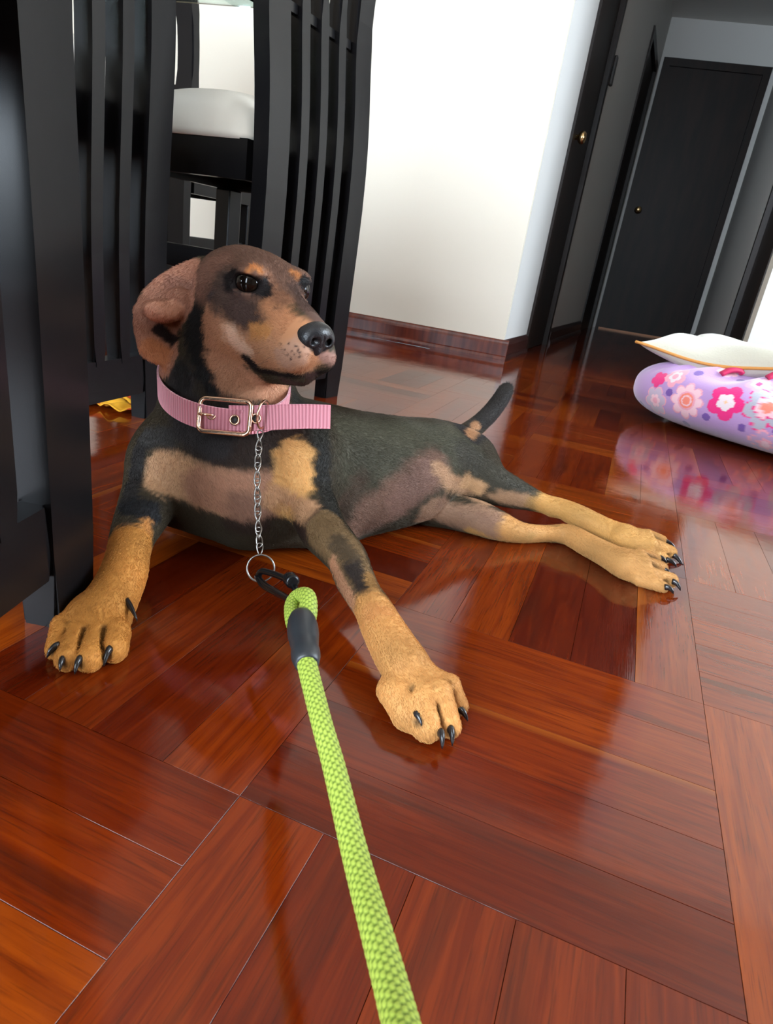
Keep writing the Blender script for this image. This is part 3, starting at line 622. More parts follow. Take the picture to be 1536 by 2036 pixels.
# ---- coat colours, with some shade and front light painted in: strokes anchored on the skin (sRGB), later ones lie over earlier ones
def lin(c): c = np.array(c, float)/255; return np.where(c <= .04045, c/12.92, ((c+.055)/1.055)**2.4)
STROKES = [
 # (pixels of the stroke), radius px, colour, softness px
 ([(430, 860), (560, 860)], 70, (50, 38, 32), 30),
 ([(470, 1030), (600, 1040)], 40, (50, 36, 30), 20),
 ([(640, 880), (660, 980), (670, 1040)], 26, (34, 32, 28), 18),
 ([(720, 920), (820, 870), (930, 900)], 60, (70, 67, 53), 50),
 ([(690, 850), (760, 850), (900, 860)], 30, (78, 75, 60), 30),
 # belly
 ([(700, 1040), (760, 1020), (820, 970), (868, 935)], 46, (112, 84, 70), 26),
 ([(800, 1000), (850, 950)], 34, (122, 92, 80), 18),
 ([(690, 1020), (720, 960)], 22, (72, 58, 46), 24),
 # bib
 ([(322, 942), (370, 962), (430, 985)], 46, (176, 140, 106), 16),
 ([(400, 975), (470, 990), (550, 980)], 46, (152, 114, 92), 20),
 ([(470, 1010), (520, 1010)], 26, (120, 88, 72), 22),
 ([(590, 905), (586, 945), (570, 990)], 40, (184, 142, 88), 14),
 ([(550, 990), (600, 1010)], 24, (160, 122, 90), 18),
 # far shoulder and arm, black
 ([(280, 870), (262, 930), (248, 990)], 20, (38, 35, 34), 10),
 ([(290, 860), (330, 870)], 22, (60, 58, 56), 14),
 ([(260, 1000), (310, 1020)], 26, (26, 26, 28), 12),
 ([(250, 1050), (258, 1070)], 34, (78, 60, 48), 14),
 ([(300, 1045), (285, 1075)], 18, (165, 112, 60), 12),
 ([(255, 1105), (240, 1160), (200, 1220), (180, 1290)], 110, (190, 130, 62), 24),
 # near foreleg
 ([(640, 1040), (670, 1080), (705, 1150)], 46, (104, 82, 56), 14),
 ([(670, 1070), (700, 1110)], 20, (74, 60, 44), 16),
 ([(700, 1120), (720, 1170), (726, 1190)], 22, (50, 42, 38), 16),
 ([(740, 1140), (752, 1180)], 10, (140, 104, 62), 8),
 ([(652, 1120), (676, 1170), (694, 1205)], 15, (178, 132, 100), 8),
 ([(744, 1232), (780, 1290), (840, 1360), (860, 1440)], 96, (198, 144, 84), 30),
 ([(896, 1372), (908, 1395), (916, 1415)], 22, (198, 144, 84), 10),
 ([(728, 1212), (765, 1210)], 20, (196, 138, 82), 14),
 # hind legs
 ([(930, 900), (1000, 950), (1060, 985)], 30, (60, 56, 46), 16),
 ([(876, 932), (900, 958), (930, 978), (965, 992), (1005, 1000), (1045, 1004)], 17, (166, 130, 100), 12),
 ([(930, 960), (945, 975)], 16, (180, 142, 104), 10),
 ([(1060, 1006), (1085, 1012)], 14, (160, 124, 76), 14),
 ([(1100, 1006), (1200, 1048), (1290, 1080)], 46, (192, 146, 84), 18),
 ([(1290, 1064), (1312, 1072), (1320, 1082), (1340, 1106)], 32, (188, 142, 82), 14),
 ([(1300, 1108), (1310, 1120), (1312, 1132)], 18, (186, 138, 84), 8),
 ([(860, 1025), (940, 1040), (1010, 1060)], 36, (142, 110, 88), 12),
 ([(880, 1008), (990, 1030)], 14, (132, 101, 82), 12),
 ([(1040, 1060), (1140, 1065), (1240, 1120), (1320, 1150)], 48, (188, 140, 84), 18),
 ([(930, 1062), (1060, 1074)], 10, (176, 134, 80), 8),
 # tail
 ([(930, 850), (985, 810), (1012, 750)], 30, (42, 38, 36), 8),
 ([(935, 858), (952, 840)], 12, (168, 124, 88), 6),
 # neck
 ([(350, 760), (360, 840), (420, 870)], 40, (46, 42, 42), 24),
 ([(384, 625), (386, 670), (400, 720), (440, 775)], 32, (21, 19, 20), 14),
 ([(600, 800), (640, 850)], 30, (44, 42, 36), 14),
 # head
 ([(440, 520), (520, 510), (580, 540)], 95, (98, 71, 58), 24),
 ([(392, 560), (400, 540), (430, 515)], 30, (112, 80, 66), 16),
 ([(420, 590), (415, 620)], 16, (58, 54, 60), 12),
 ([(420, 640), (432, 700), (470, 760), (560, 780)], 34, (164, 120, 92), 12),
 ([(470, 690), (540, 690), (620, 700)], 52, (168, 122, 90), 16),
 ([(450, 600), (480, 620), (500, 632)], 32, (72, 54, 48), 22),
 ([(440, 545), (425, 600)], 20, (82, 64, 56), 20),
 ([(540, 600), (560, 640), (590, 650)], 30, (166, 116, 82), 26),
 ([(535, 560), (560, 590)], 20, (124, 86, 64), 14),
 ([(596, 575), (622, 612), (640, 630)], 20, (84, 62, 54), 12),
 ([(520, 655), (500, 660)], 18, (170, 118, 70), 12),
 ([(452, 668), (474, 694), (486, 706)], 15, (200, 168, 144), 16),
 ([(600, 700), (560, 715)], 26, (160, 122, 100), 16),
 ([(650, 715), (672, 722)], 15, (140, 106, 94), 8),
 ([(492, 531), (508, 526), (524, 540)], 8, (168, 108, 62), 9),
 ([(588, 536), (598, 546)], 8, (160, 104, 62), 8),
 ([(462, 563), (486, 566), (514, 574)], 24, (24, 18, 18), 9),
 ([(614, 568), (622, 585)], 17, (22, 18, 18), 6),
 ([(487, 722), (512, 742), (575, 752), (640, 748), (664, 738)], 8, (20, 15, 16), 5),
 ([(560, 762), (620, 758)], 13, (66, 46, 42), 10),
 ([(486, 718), (500, 732)], 14, (22, 17, 18), 6),
 # ear
 ([(370, 560), (310, 590), (285, 640), (300, 700)], 62, (156, 112, 92), 8),
 ([(300, 700), (320, 715)], 24, (168, 112, 76), 14),
 ([(300, 622), (350, 612)], 22, (190, 142, 118), 8),
 ([(345, 560), (375, 565)], 22, (138, 98, 82), 14),
 ([(322, 660), (345, 672)], 14, (40, 28, 28), 6),  # shade inside the ear's hollow, painted dark
 ([(352, 735), (356, 760)], 20, (30, 27, 27), 8),
 ([(552, 684)], 2.2, (52, 34, 30), 3),
 ([(566, 682)], 2.2, (52, 34, 30), 3),
 ([(580, 684)], 2.2, (52, 34, 30), 3),
 ([(594, 688)], 2.2, (52, 34, 30), 3),
 ([(558, 696)], 2.2, (52, 34, 30), 3),
 ([(573, 697)], 2.2, (52, 34, 30), 3),
 ([(588, 700)], 2.2, (52, 34, 30), 3),
 ([(602, 704)], 2.2, (52, 34, 30), 3),
 ([(566, 709)], 2.2, (52, 34, 30), 3),
 ([(582, 712)], 2.2, (52, 34, 30), 3),
 ([(596, 716)], 2.2, (52, 34, 30), 3),
 ([(611, 694)], 2.2, (52, 34, 30), 3),
 ([(576, 722)], 2.2, (52, 34, 30), 3),

]
def hashn(V, f, seed):
    r = np.random.default_rng(seed); o = np.zeros(len(V))
    for _ in range(5):
        k = r.normal(size=3)*f; o += np.sin(V@k+r.uniform(0, 6.28))
    return o/2.2
def visible_points(V):
    a = V-np.array([0, 0, EYE]); d = a@cF; return np.stack([768+FOC*(a@cX)/d, 1018-FOC*(a@cU)/d, d], 1)
def paint(V):
    S = visible_points(V); C = np.tile(lin((60, 52, 39)), (len(V), 1)); warp = hashn(V, 260, 3)*.0022+hashn(V, 900, 4)*.0012
    tone = 1+.10*hashn(V, 60, 5)
    for pts, r, col, soft in STROKES:
        P = []
        for q in pts:
            e = (S[:, 0]-q[0])**2+(S[:, 1]-q[1])**2; m = np.where(e < 60)[0]
            if len(m) == 0: m = np.argsort(e)[:5]
            P.append(V[m[np.argmin(S[m, 2])]])
        d = np.full(len(V), 9.)
        dd = np.mean([(p-np.array([0, 0, EYE]))@cF for p in P])
        if len(P) == 1: P = P*2
        for a, b in zip(P[:-1], P[1:]):
            ba = b-a; t = np.clip((V-a)@ba/(ba@ba+1e-9), 0, 1); d = np.minimum(d, np.linalg.norm(V-a-t[:, None]*ba, axis=1))
        R, s = r*dd/FOC, soft*1.3*dd/FOC
        w = np.clip((R-d+warp*min(1, soft/12))/s+.5, 0, 1)[:, None]; w = w*w*(3-2*w)
        g = 1.28 if (min(col[0], 255) > 95 and pts[0][1] < 1050 and pts[0][0] < 660) else 1.  # front light on face and bib put into the tan as a gain
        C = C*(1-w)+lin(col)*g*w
    for L, col in zip(PAWS, ((198, 144, 84), (190, 130, 62), (188, 140, 84), (188, 142, 82))):
        for K, T, r in L:
            ba = T-K; t = np.clip((V-K)@ba/(ba@ba+1e-9), 0, 1); d = np.linalg.norm(V-K-t[:, None]*ba, axis=1)-r
            w = np.clip((.010-d)/.005, 0, 1)[:, None]; C = C*(1-w)+lin(col)*w
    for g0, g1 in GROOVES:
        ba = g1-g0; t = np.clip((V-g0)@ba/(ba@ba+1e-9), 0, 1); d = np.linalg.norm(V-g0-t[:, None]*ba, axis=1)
        C = C*(1-.62*np.clip(1.4-d/.0035, 0, 1))[:, None]  # shade between the toes painted into the coat along the carved grooves
    for c0, c1, _ in CLAW_AT:
        d = np.linalg.norm(V-(c0*.5+c1*.5), axis=1); C = C*(1-.9*np.clip(1.5-d/.0042, 0, 1))[:, None]
    d = np.linalg.norm((V-hp(.128, 0, -.021))@HB.T/np.array([.018, .017, .013]), axis=1); w = np.clip((1.05-d)*6, 0, 1)[:, None]
    C = C*(1-w)+lin((18, 15, 16))*w
    return C*tone[:, None]

# ---- assemble the dog
dog = empty('dog', (0.05, .75, 0)); tag(dog, 'brown and black puppy with tan legs lying on the parquet, wearing a pink collar', 'dog')
def local(V, e): return V-np.array(e.location)
Fb, CLAWS = build_body(); BV_, BQ_ = Fb.mesh(); BV_ = relax(BV_, BQ_, 6)
COATC = paint(BV_)
mCoat = mat('coat_skin', (.2, .15, .1), .65, Specular_IOR_Level=.2); N_, L_, p_ = nodes(mCoat)
at_ = N_.new('ShaderNodeAttribute'); at_.attribute_name = 'coat'; L_.new(at_.outputs['Color'], p_.inputs['Base Color'])
add_bump(mCoat, 900, .15, .0004, 3)
me = np_mesh('body', local(BV_, dog), BQ_); ca = me.attributes.new('coat', 'FLOAT_COLOR', 'POINT')
ca.data.foreach_set('color', np.hstack([COATC, np.ones((len(COATC), 1))]).astype(np.float32).ravel())
body = link('body', me, mCoat, dog)
# short fur
def fur(n=280000):
    tri = np.concatenate([BQ_[:, [0, 1, 2]], BQ_[:, [0, 2, 3]]]); a, b, c = (BV_[tri[:, i]] for i in range(3))
    nrm = np.cross(b-a, c-a); ar = np.linalg.norm(nrm, axis=1); ok = ar > 1e-12; tri, a, b, c, nrm, ar = tri[ok], a[ok], b[ok], c[ok], nrm[ok], ar[ok]
    cen = (a+b+c)/3; out = nrm/ar[:, None]
    toc = np.array([0, 0, EYE])-cen; toc /= np.linalg.norm(toc, axis=1)[:, None]
    w = ar*np.where((out*toc).sum(1) > -.25, 1., .15)              # the side nobody sees from the room is thinner
    pr = np.cumsum(w); pr /= pr[-1]; k = np.searchsorted(pr, RNG.random(n))
    r1 = np.sqrt(RNG.random(n))[:, None]; r2 = RNG.random(n)[:, None]
    P = a[k]*(1-r1)+b[k]*r1*(1-r2)+c[k]*r1*r2; Nn = out[k]; Cc = COATC[tri[k, 0]]
    segs = []
    def sg(pts, L): segs.extend([(A(*p0), A(*p1), L) for p0, p1 in zip(pts[:-1], pts[1:])])
    sg([(452, 640, .72), (450, 760, .74), (455, 880, .76), (500, 1010, .74)], .0052)
    sg([(455, 800, .85), (600, 870, .86), (760, 890, .88), (920, 900, .97)], .0056)
    sg([(470, 960, .74), (640, 1000, .80), (780, 1000, .86), (860, 960, .92)], .0052)
    sg([(610, 985, .735), (664, 1080, .68), (722, 1182, .62), (782, 1288, .565), (860, 1440, .52)], .0028)
    sg([(305, 975, .735), (266, 1060, .675), (246, 1140, .63), (190, 1240, .585), (150, 1330, .54)], .0028)
    sg([(905, 915, .985), (975, 962, .955), (1100, 1008, .965), (1240, 1067, .915), (1330, 1110, .90)], .0030)
    sg([(850, 1010, .91), (985, 1043, .90), (1128, 1063, .88), (1245, 1124, .86), (1325, 1160, .84)], .0028)
    sg([(925, 862, 1.03), (985, 808, 1.12), (1012, 745, 1.17)], .0055)
    sg([(385, 560, .712), (300, 610, .70), (300, 700, .70)], .0030)
    segs.append((hp(.13, 0, -.03), hp(.05, 0, -.01), .0028)); segs.append((hp(.05, 0, .0), hp(-.04, 0, .0), .0036)); segs.append((hp(.10, 0, -.05), hp(.0, 0, -.05), .0036))
    D = np.zeros((n, 3)); Wt = np.zeros((n, 1)); Ln = np.zeros((n, 1))
    for s0, s1, L in segs:
        ba = s1-s0; t = np.clip((P-s0)@ba/(ba@ba), 0, 1); d = np.linalg.norm(P-s0-t[:, None]*ba, axis=1); q = (1/(d+.01)**6)[:, None]
        D += q*ba/np.linalg.norm(ba); Ln += q*L; Wt += q
    D /= Wt; Ln /= Wt
    D = D+np.array([0, 0, -.25])+.22*np.stack([hashn(P, 70, s) for s in (11, 12, 13)], 1)+RNG.normal(0, .13, (n, 3))
    D -= Nn*(D*Nn).sum(1)[:, None]; D /= np.linalg.norm(D, axis=1)[:, None]+1e-9
    Ln = Ln*RNG.uniform(.6, 1.15, (n, 1)); up = RNG.uniform(.18, .36, (n, 1))
    pts = np.stack([P-Nn*.0003, P+(D*.38+Nn*up*.75)*Ln, P+(D*.72+Nn*up*.95)*Ln, P+(D+Nn*up*.8)*Ln], 1)
    keep = (pts[:, :, 2].min(1) > .0004); Q = P-HC
    f, s_, u = Q@Hh, Q@Hs, Q@Hu
    for s in (-1, 1): keep &= ~(np.linalg.norm(P-hp(.0425+.008, s*(.0290+.009), .0125), axis=1) < .0150)
    keep &= ~((f > .112) & (u > -.034) & (u < .01) & (f < .16) & (np.abs(s_) < .03))
    for c0, c1, _ in CLAWS: keep &= np.linalg.norm(P-c0, axis=1) > .0035
    pts, Cc = pts[keep], Cc[keep]; m = len(pts)
    hc = bpy.data.hair_curves.new('fur'); hc.add_curves([4]*m)
    hc.points.foreach_set('position', local(pts.reshape(-1, 3), dog).astype(np.float32).ravel())
    rad = np.tile(np.array([.000105, .00010, .00008, .00002], np.float32), m); hc.attributes.new('radius', 'FLOAT', 'POINT') if 'radius' not in hc.attributes else None
    hc.attributes['radius'].data.foreach_set('value', rad)
    Cc = Cc*RNG.uniform(.72, 1.32, (m, 1)); ca = hc.attributes.new('coat', 'FLOAT_COLOR', 'CURVE')
    ca.data.foreach_set('color', np.hstack([Cc, np.ones((m, 1))]).astype(np.float32).ravel())
    mf = mat('coat_hair', (.2, .15, .1), .5, Specular_IOR_Level=.22); N, L, p = nodes(mf)
    q = N.new('ShaderNodeAttribute'); q.attribute_name = 'coat'; L.new(q.outputs['Color'], p.inputs['Base Color'])
    hc.materials.append(mf); o = bpy.data.objects.new('fur', hc); COL.objects.link(o); o.parent = dog; o['kind'] = 'stuff'
fur()
def part(name, bm, m, parent, smooth=True):
    bm.transform(Matrix.Translation(-Vector(parent.location))); return from_bm(name, bm, m, parent, smooth)
# eyes: dark iris ball under a clear cornea
mEye = mat('eye', (.006, .004, .003), .08, Specular_IOR_Level=.35)
for s in (-1, 1):
    bm = bmesh.new(); bmesh.ops.create_uvsphere(bm, u_segments=32, v_segments=24, radius=.0144, matrix=Matrix.Translation(Vector(hp(.0425, s*.0290, .0125)))); part('eye', bm, mEye, dog)
# nose leather
mNose = mat('nose_leather', (.012, .012, .014), .33); vo = add_bump(mNose, 700, .5, .0008, 2)
Fn = Field(HC+Hh*.12-.045, HC+Hh*.12+.045, .0009)
Fn.ell(hp(.1225, 0, -.020), (.0145, .0185, .0140), HB, .004)
Fn.ell(hp(.1275, 0, -.014), (.0110, .0150, .0095), HB, .006)
for s in (-1, 1):
    Fn.ell(hp(.1240, s*.0125, -.021), (.0120, .0085, .0100), HB, .004)
    Fn.cap(hp(.137, s*.0075, -.0215), hp(.128, s*.0125, -.0205), .0034, .0030, .0025, sub=True)
    Fn.cap(hp(.132, s*.0125, -.0225), hp(.120, s*.021, -.0200), .0014, .0012, .002, sub=True)
Fn.cap(hp(.1385, 0, -.016), hp(.137, 0, -.036), .0008, .0008, .0015, sub=True)
Fn.ell(hp(.1275, 0, -.031), (.007, .0055, .006), HB, .004)
nv, nq = Fn.mesh(); nv = relax(nv, nq, 4); link('nose', np_mesh('nose', local(nv, dog), nq), mNose, dog)
# claws
mClaw = mat('claw', (.015, .013, .013), .22)
def claw(c0, c1, T):
    if T is not None: c0 = c0+(c1-c0)*.32
    d = c1-c0; L = np.linalg.norm(d); d /= L; up = np.array([0, 0, 1.]); P = []; R = []
    for t in np.linspace(0, 1, 8):
        P.append(c0-d*.004+d*(L+.006)*t+up*(.0028*(1-(2*t-1)**2))); R.append(.0037*(1-t)**.6+.0004)
    P[-1][2] = max(P[-1][2], .001)
    bm = bmesh.new(); sweep(bm, P, R, 10, ell=(.75, 1.05)); part('claw', bm, mClaw, dog)
for c in CLAWS: claw(*c)
claw(A(762, 1332, .556), A(757, 1374, .550), None); claw(A(253, 1200, .590), A(271, 1232, .578), None)
# whiskers
def hairs(name, rows, m, parent):
    bm = bmesh.new()
    for P, r in rows: sweep(bm, P, [r, r*.8, r*.5, r*.2][:len(P)] if len(P) == 4 else r, 4)
    part(name, bm, m, parent)
wh = []
for f, u, L in ((.095, -.040, .030), (.102, -.036, .034), (.108, -.042, .030), (.090, -.047, .028), (.100, -.050, .030), (.112, -.036, .026)):
    for s in (-1, 1):
        a = hp(f, s*.030, u); d = Hs*s*.5-Hh*.75-Hu*.35+np.array([0, 0, -.1]); d += RNG.normal(0, .12, 3); d /= np.linalg.norm(d)
        wh.append(([a, a+d*L*.33, a+d*L*.66-EZ*.001, a+d*L-EZ*.004], .00014))
for w_ in wh: hairs('whisker', [w_], mBlackP, dog)

# ------------------------------------------------------------------ pink collar
mPink = mat('pink_webbing', (.80, .28, .35), .6, Sheen_Weight=.4); N_, L_, p_ = nodes(mPink)
uvn = N_.new('ShaderNodeUVMap'); wv = N_.new('ShaderNodeTexWave'); wv.inputs['Scale'].default_value = 85; wv.inputs['Distortion'].default_value = .6; wv.inputs['Detail'].default_value = 1
bp = N_.new('ShaderNodeBump'); bp.inputs['Strength'].default_value = .9; bp.inputs['Distance'].default_value = .0008
rp = N_.new('ShaderNodeValToRGB'); rp.color_ramp.elements[0].color = (.64, .19, .245, 1); rp.color_ramp.elements[1].color = (.88, .38, .45, 1)
L_.new(uvn.outputs[0], wv.inputs['Vector']); L_.new(wv.outputs['Fac'], bp.inputs['Height']); L_.new(bp.outputs[0], p_.inputs['Normal']); L_.new(wv.outputs['Fac'], rp.inputs[0]); L_.new(rp.outputs[0], p_.inputs['Base Color'])
col_ = empty('collar', A(450, 790, .74)); tag(col_, 'pink ribbed nylon collar with brass buckle around the puppy\'s neck', 'collar')
cc = A(446, 766, .748); va = A(574, 784, .752)-cc; vb = A(440, 836, .664)-cc; vn = np.cross(va, vb); vn /= np.linalg.norm(vn); vn *= np.sign(vn@cU)
def ribbon(name, pts, wdir, w, th, m, parent, closed=False, taper=None):
    P = np.array(pts); n = len(P); bm = bmesh.new(); uvl = bm.loops.layers.uv.new('UVMap'); rows = []; s = 0; S = []
    for i in range(n):
        T = P[(i+1) % n]-P[i-1] if (closed or 0 < i < n-1) else (P[1]-P[0] if i == 0 else P[-1]-P[-2]); T /= np.linalg.norm(T)
        wv_ = wdir[i] if isinstance(wdir, list) else wdir; wv_ = wv_-T*(wv_@T); wv_ /= np.linalg.norm(wv_); o = np.cross(T, wv_)
        if i: s += np.linalg.norm(P[i]-P[i-1])
        S.append(s); ww = w*(taper[i] if taper else 1)
        sec = [(-1, 1), (-.94, 1.25), (-.86, 1), (0, 1), (.86, 1), (.94, 1.25), (1, 1), (1, -1), (-1, -1)]
        rows.append([bm.verts.new([float(c) for c in P[i]+wv_*a*ww+o*b*th]) for a, b in sec])
    k = len(rows[0])
    for i in range(n if closed else n-1):
        a, b = rows[i], rows[(i+1) % n]; s1 = S[(i+1) % n] if i < n-1 else S[-1]+np.linalg.norm(P[0]-P[-1])
        for j in range(k):
            f = bm.faces.new((a[j], a[(j+1) % k], b[(j+1) % k], b[j]))
            for lp, q in zip(f.loops, ((S[i], j), (S[i], j+1), (s1, j+1), (s1, j))): lp[uvl].uv = (q[0], q[1]*.002)
    if not closed: bm.faces.new(rows[0][::-1]); bm.faces.new(rows[-1])
    return part(name, bm, m, parent, False)
sq = lambda x: math.copysign(abs(x)**.9, x)
th_ = np.linspace(0, 2*pi, 90, endpoint=False)
ribbon('strap', [cc+va*sq(cos(t))+vb*sq(sin(t)) for t in th_], vn, .0135, .0011, mPink, col_, True)
# free end of the strap
ends = [(455, 831, .664), (490, 832, .662), (525, 831, .657), (560, 829, .650), (610, 828, .642), (656, 829, .636)]
ends = [A(*q) for q in ends]; EE = []
for i in range(len(ends)-1):
    for t in (0, .25, .5, .75): EE.append(ends[i]*(1-t)+ends[i+1]*t)
EE.append(ends[-1])
ribbon('strap_end', EE, cU*.98+cX*.05-.1*cF, .0130, .0011, mPink, col_, taper=[1.0-.17*max(0, (i/len(EE)-.35)) for i in range(len(EE))])
def torus(name, c, n, R, r, m, parent, ell=1., ax=None, seg=40):
    n = np.array(n)/np.linalg.norm(n); u = np.cross(n, cU if ax is None else ax); u /= np.linalg.norm(u); v = np.cross(n, u)
    bm = bmesh.new(); sweep(bm, [c+u*R*ell*cos(t)+v*R*sin(t) for t in np.linspace(0, 2*pi, seg, endpoint=False)], r, 10, closed=True); return part(name, bm, m, parent)
# buckle
bc = A(447, 828, .6585); bx_ = (A(497, 832, .6585)-A(397, 823, .664)); bw = np.linalg.norm(bx_)/2; bx_ /= 2*bw; by_ = cU-bx_*(cU@bx_); by_ /= np.linalg.norm(by_); bz_ = np.cross(bx_, by_); bz_ *= np.sign(-bz_@cF)
pts = []; hh, rr_ = .0168, .006
for qx, qy, a0 in ((1, 1, 0), (-1, 1, 90), (-1, -1, 180), (1, -1, 270)):
    for a in np.linspace(0, 90, 6): pts.append(bc+bx_*(qx*(bw-rr_)+rr_*cos(radians(a0+a)))+by_*(qy*(hh-rr_)+rr_*sin(radians(a0+a)))+bz_*(.0025*(1-((qx*(bw-rr_))/bw)**2)))
mRose = mat('rose_brass', (.80, .52, .36), .2, 1.)
bm = bmesh.new(); sweep(bm, pts, .0019, 10, closed=True, ell=(1, 1.3)); part('buckle', bm, mRose, col_)
bm = bmesh.new(); sweep(bm, [bc-bx_*(bw)+bz_*.002, bc-bx_*(bw-.006)+bz_*.003, bc-bx_*(bw-.015)+bz_*.0012], [.0018, .0015, .0013], 8); part('buckle_prong', bm, mRose, col_)
for q, d in (((420, 824), .6620), ((466, 835), .6600), ((509, 832), .6570)):
    c = A(*q, d); torus('eyelet', c, bz_, .0046, .0011, mRose, col_)
    bm = bmesh.new(); lathe(bm, c-bz_*.0006, bz_, [(0, .0042), (.0005, .0042)], 16); part('hole_disc', bm, mBlackP, col_)  # black disc painted as the dark inside the eyelet
torus('ring', A(523, 824, .650), cX*.96+cF*-.17-cU*.22, .0140, .0012, mRose, col_)

# ------------------------------------------------------------------ chain, clip and leash
ch = empty('chain', A(515, 860, .650)); tag(ch, 'thin steel curb chain hanging from the collar in front of the puppy\'s chest', 'chain')
top = [(517, 860, .648), (513, 900, .643), (511, 950, .637), (512, 1010, .628), (514, 1060, .618), (517, 1100, .608)]
T_ = [A(*q) for q in top]; L_tot = np.cumsum([0]+[np.linalg.norm(b-a) for a, b in zip(T_[:-1], T_[1:])]); NL = 15
def along(s): return np.array([np.interp(s, L_tot, [t[i] for t in T_]) for i in range(3)])
pitch = L_tot[-1]/NL
bm = bmesh.new(); lk = []
for t in np.linspace(0, 2*pi, 28, endpoint=False):
    x = .0031*cos(t)*(1-.12*cos(2*t)); y = .0064*sin(t); lk.append(np.array([x, .0016*sin(2*t), y]))
sweep(bm, lk, .00072, 8, closed=True); lme = bpy.data.meshes.new('link'); bm.to_mesh(lme); bm.free(); lme.materials.append(mSteel); lme.shade_smooth()
for i in range(NL):
    a, b = along(i*pitch), along((i+1)*pitch); o = bpy.data.objects.new('link', lme); COL.objects.link(o); o.parent = ch
    z = (b-a)/np.linalg.norm(b-a); ang = radians(28+ (18*sin(i*1.3))) if i % 2 else radians(-32+14*sin(i)); x0 = cX*cos(ang)+cF*sin(ang); x0 -= z*(x0@z); x0 /= np.linalg.norm(x0); y0 = np.cross(z, x0)
    Mx = Matrix.Identity(4)
    for k, v in enumerate((x0, y0, z)):
        for j in range(3): Mx[j][k] = float(v[j])
    c = (a+b)/2-np.array(ch.location)
    for j in range(3): Mx[j][3] = float(c[j])
    o.matrix_local = Mx
torus('end_ring', A(518, 1130, .600), -cF*.95+cX*.2, .0125, .0009, mSteel, ch)
ls = empty('leash', A(600, 1210, .47)); tag(ls, 'bright green braided rope leash running from the puppy towards the camera', 'leash')
mClip = mat('black_clip', (.012, .012, .013), .25, .6)
def bez(P, n):
    P = np.array(P); out = []
    PP = np.vstack([2*P[0]-P[1], P, 2*P[-1]-P[-2]])
    for i in range(len(P)-1):
        for t in np.linspace(0, 1, n, endpoint=False):
            c = [(-t+2*t*t-t**3)/2, (2-5*t*t+3*t**3)/2, (t+4*t*t-3*t**3)/2, (t**3-t*t)/2]; out.append(sum(c[j]*PP[i+j] for j in range(4)))
    out.append(P[-1]); return out
body_c = bez([A(*q) for q in ((512, 1148, .590), (520, 1136, .585), (540, 1140, .575), (565, 1150, .56), (583, 1165, .54), (590, 1182, .52), (588, 1197, .50), (575, 1192, .51), (550, 1178, .545), (528, 1165, .57), (512, 1148, .590))], 5)[:-1]
bm = bmesh.new(); sweep(bm, body_c, .0030, 10, closed=True); part('clip', bm, mClip, ls)
bm = bmesh.new(); sweep(bm, bez([A(*q) for q in ((508, 1146, .588), (520, 1166, .570), (550, 1183, .54), (582, 1200, .50))], 5), .0014, 8); part('clip_gate', bm, mClip, ls)
bm = bmesh.new(); lathe(bm, A(575, 1150, .545), A(590, 1166, .52)-A(575, 1150, .545), [(0, .004), (.001, .006), (.004, .006), (.005, .005), (.008, .005), (.009, .006), (.012, .006), (.013, .004)], 16); part('clip_collar', bm, mClip, ls)
mRope = mat('green_braid', (.5, .72, .08), .55); N_, L_, p_ = nodes(mRope); q_ = N_.new('ShaderNodeAttribute'); q_.attribute_name = 'braid'
r_ = N_.new('ShaderNodeValToRGB'); e_ = r_.color_ramp.elements; e_[0].color = (.085, .14, .010, 1); e_[0].position = .1; e_[1].color = (.33, .42, .062, 1); e_[1].position = .75
L_.new(q_.outputs['Fac'], r_.inputs[0]); L_.new(r_.outputs[0], p_.inputs['Base Color'])
def rope(name, pts, rads, parent, n=64, step=.0006, twist=0.):
    P = np.array(pts); seg = np.linalg.norm(np.diff(P, axis=0), axis=1); S = np.concatenate([[0], np.cumsum(seg)]); m = int(S[-1]/step)+2; ss = np.linspace(0, S[-1], m)
    C = np.stack([np.interp(ss, S, P[:, i]) for i in range(3)], 1); R = np.interp(ss, S, rads)
    for _ in range(12): C[1:-1] = (C[:-2]+2*C[1:-1]+C[2:])/4
    T = np.gradient(C, axis=0); T /= np.linalg.norm(T, axis=1)[:, None]; u = np.cross(T[0], EX); u /= np.linalg.norm(u); U = []
    for i in range(m): u = u-T[i]*(u@T[i]); u /= np.linalg.norm(u); U.append(u)
    U = np.array(U); Wv = np.cross(T, U); th = np.linspace(0, 2*pi, n, endpoint=False); k = 9; lam = .0046
    A1 = k*th[None, :]+2*pi*ss[:, None]/lam; A2 = k*th[None, :]-2*pi*ss[:, None]/lam
    h = np.maximum(np.abs(np.sin(A1/2))*(.5+.5*np.sin(A2/1.)), np.abs(np.cos(A2/2))*(.5-.5*np.sin(A1/1.)))**.8
    rr = R[:, None]*(.95+.07*h)
    V = C[:, None, :]+rr[..., None]*(np.cos(th)[None, :, None]*U[:, None, :]+np.sin(th)[None, :, None]*Wv[:, None, :])
    i, j = np.meshgrid(np.arange(m-1), np.arange(n), indexing='ij'); j2 = (j+1) % n
    Q = np.stack([i*n+j, i*n+j2, (i+1)*n+j2, (i+1)*n+j], -1).reshape(-1, 4)
    me = np_mesh(name, local(V.reshape(-1, 3), parent), Q); a = me.attributes.new('braid', 'FLOAT', 'POINT'); a.data.foreach_set('value', h.ravel().astype(np.float32)); return link(name, me, mRope, parent)
RP = [(604, 1290, .415, 20), (612, 1330, .395, 20), (640, 1440, .355, 21), (665, 1530, .33, 23), (706, 1700, .285, 27), (750, 1860, .242, 32.5), (790, 2010, .208, 37.5), (838, 2200, .17, 46)]
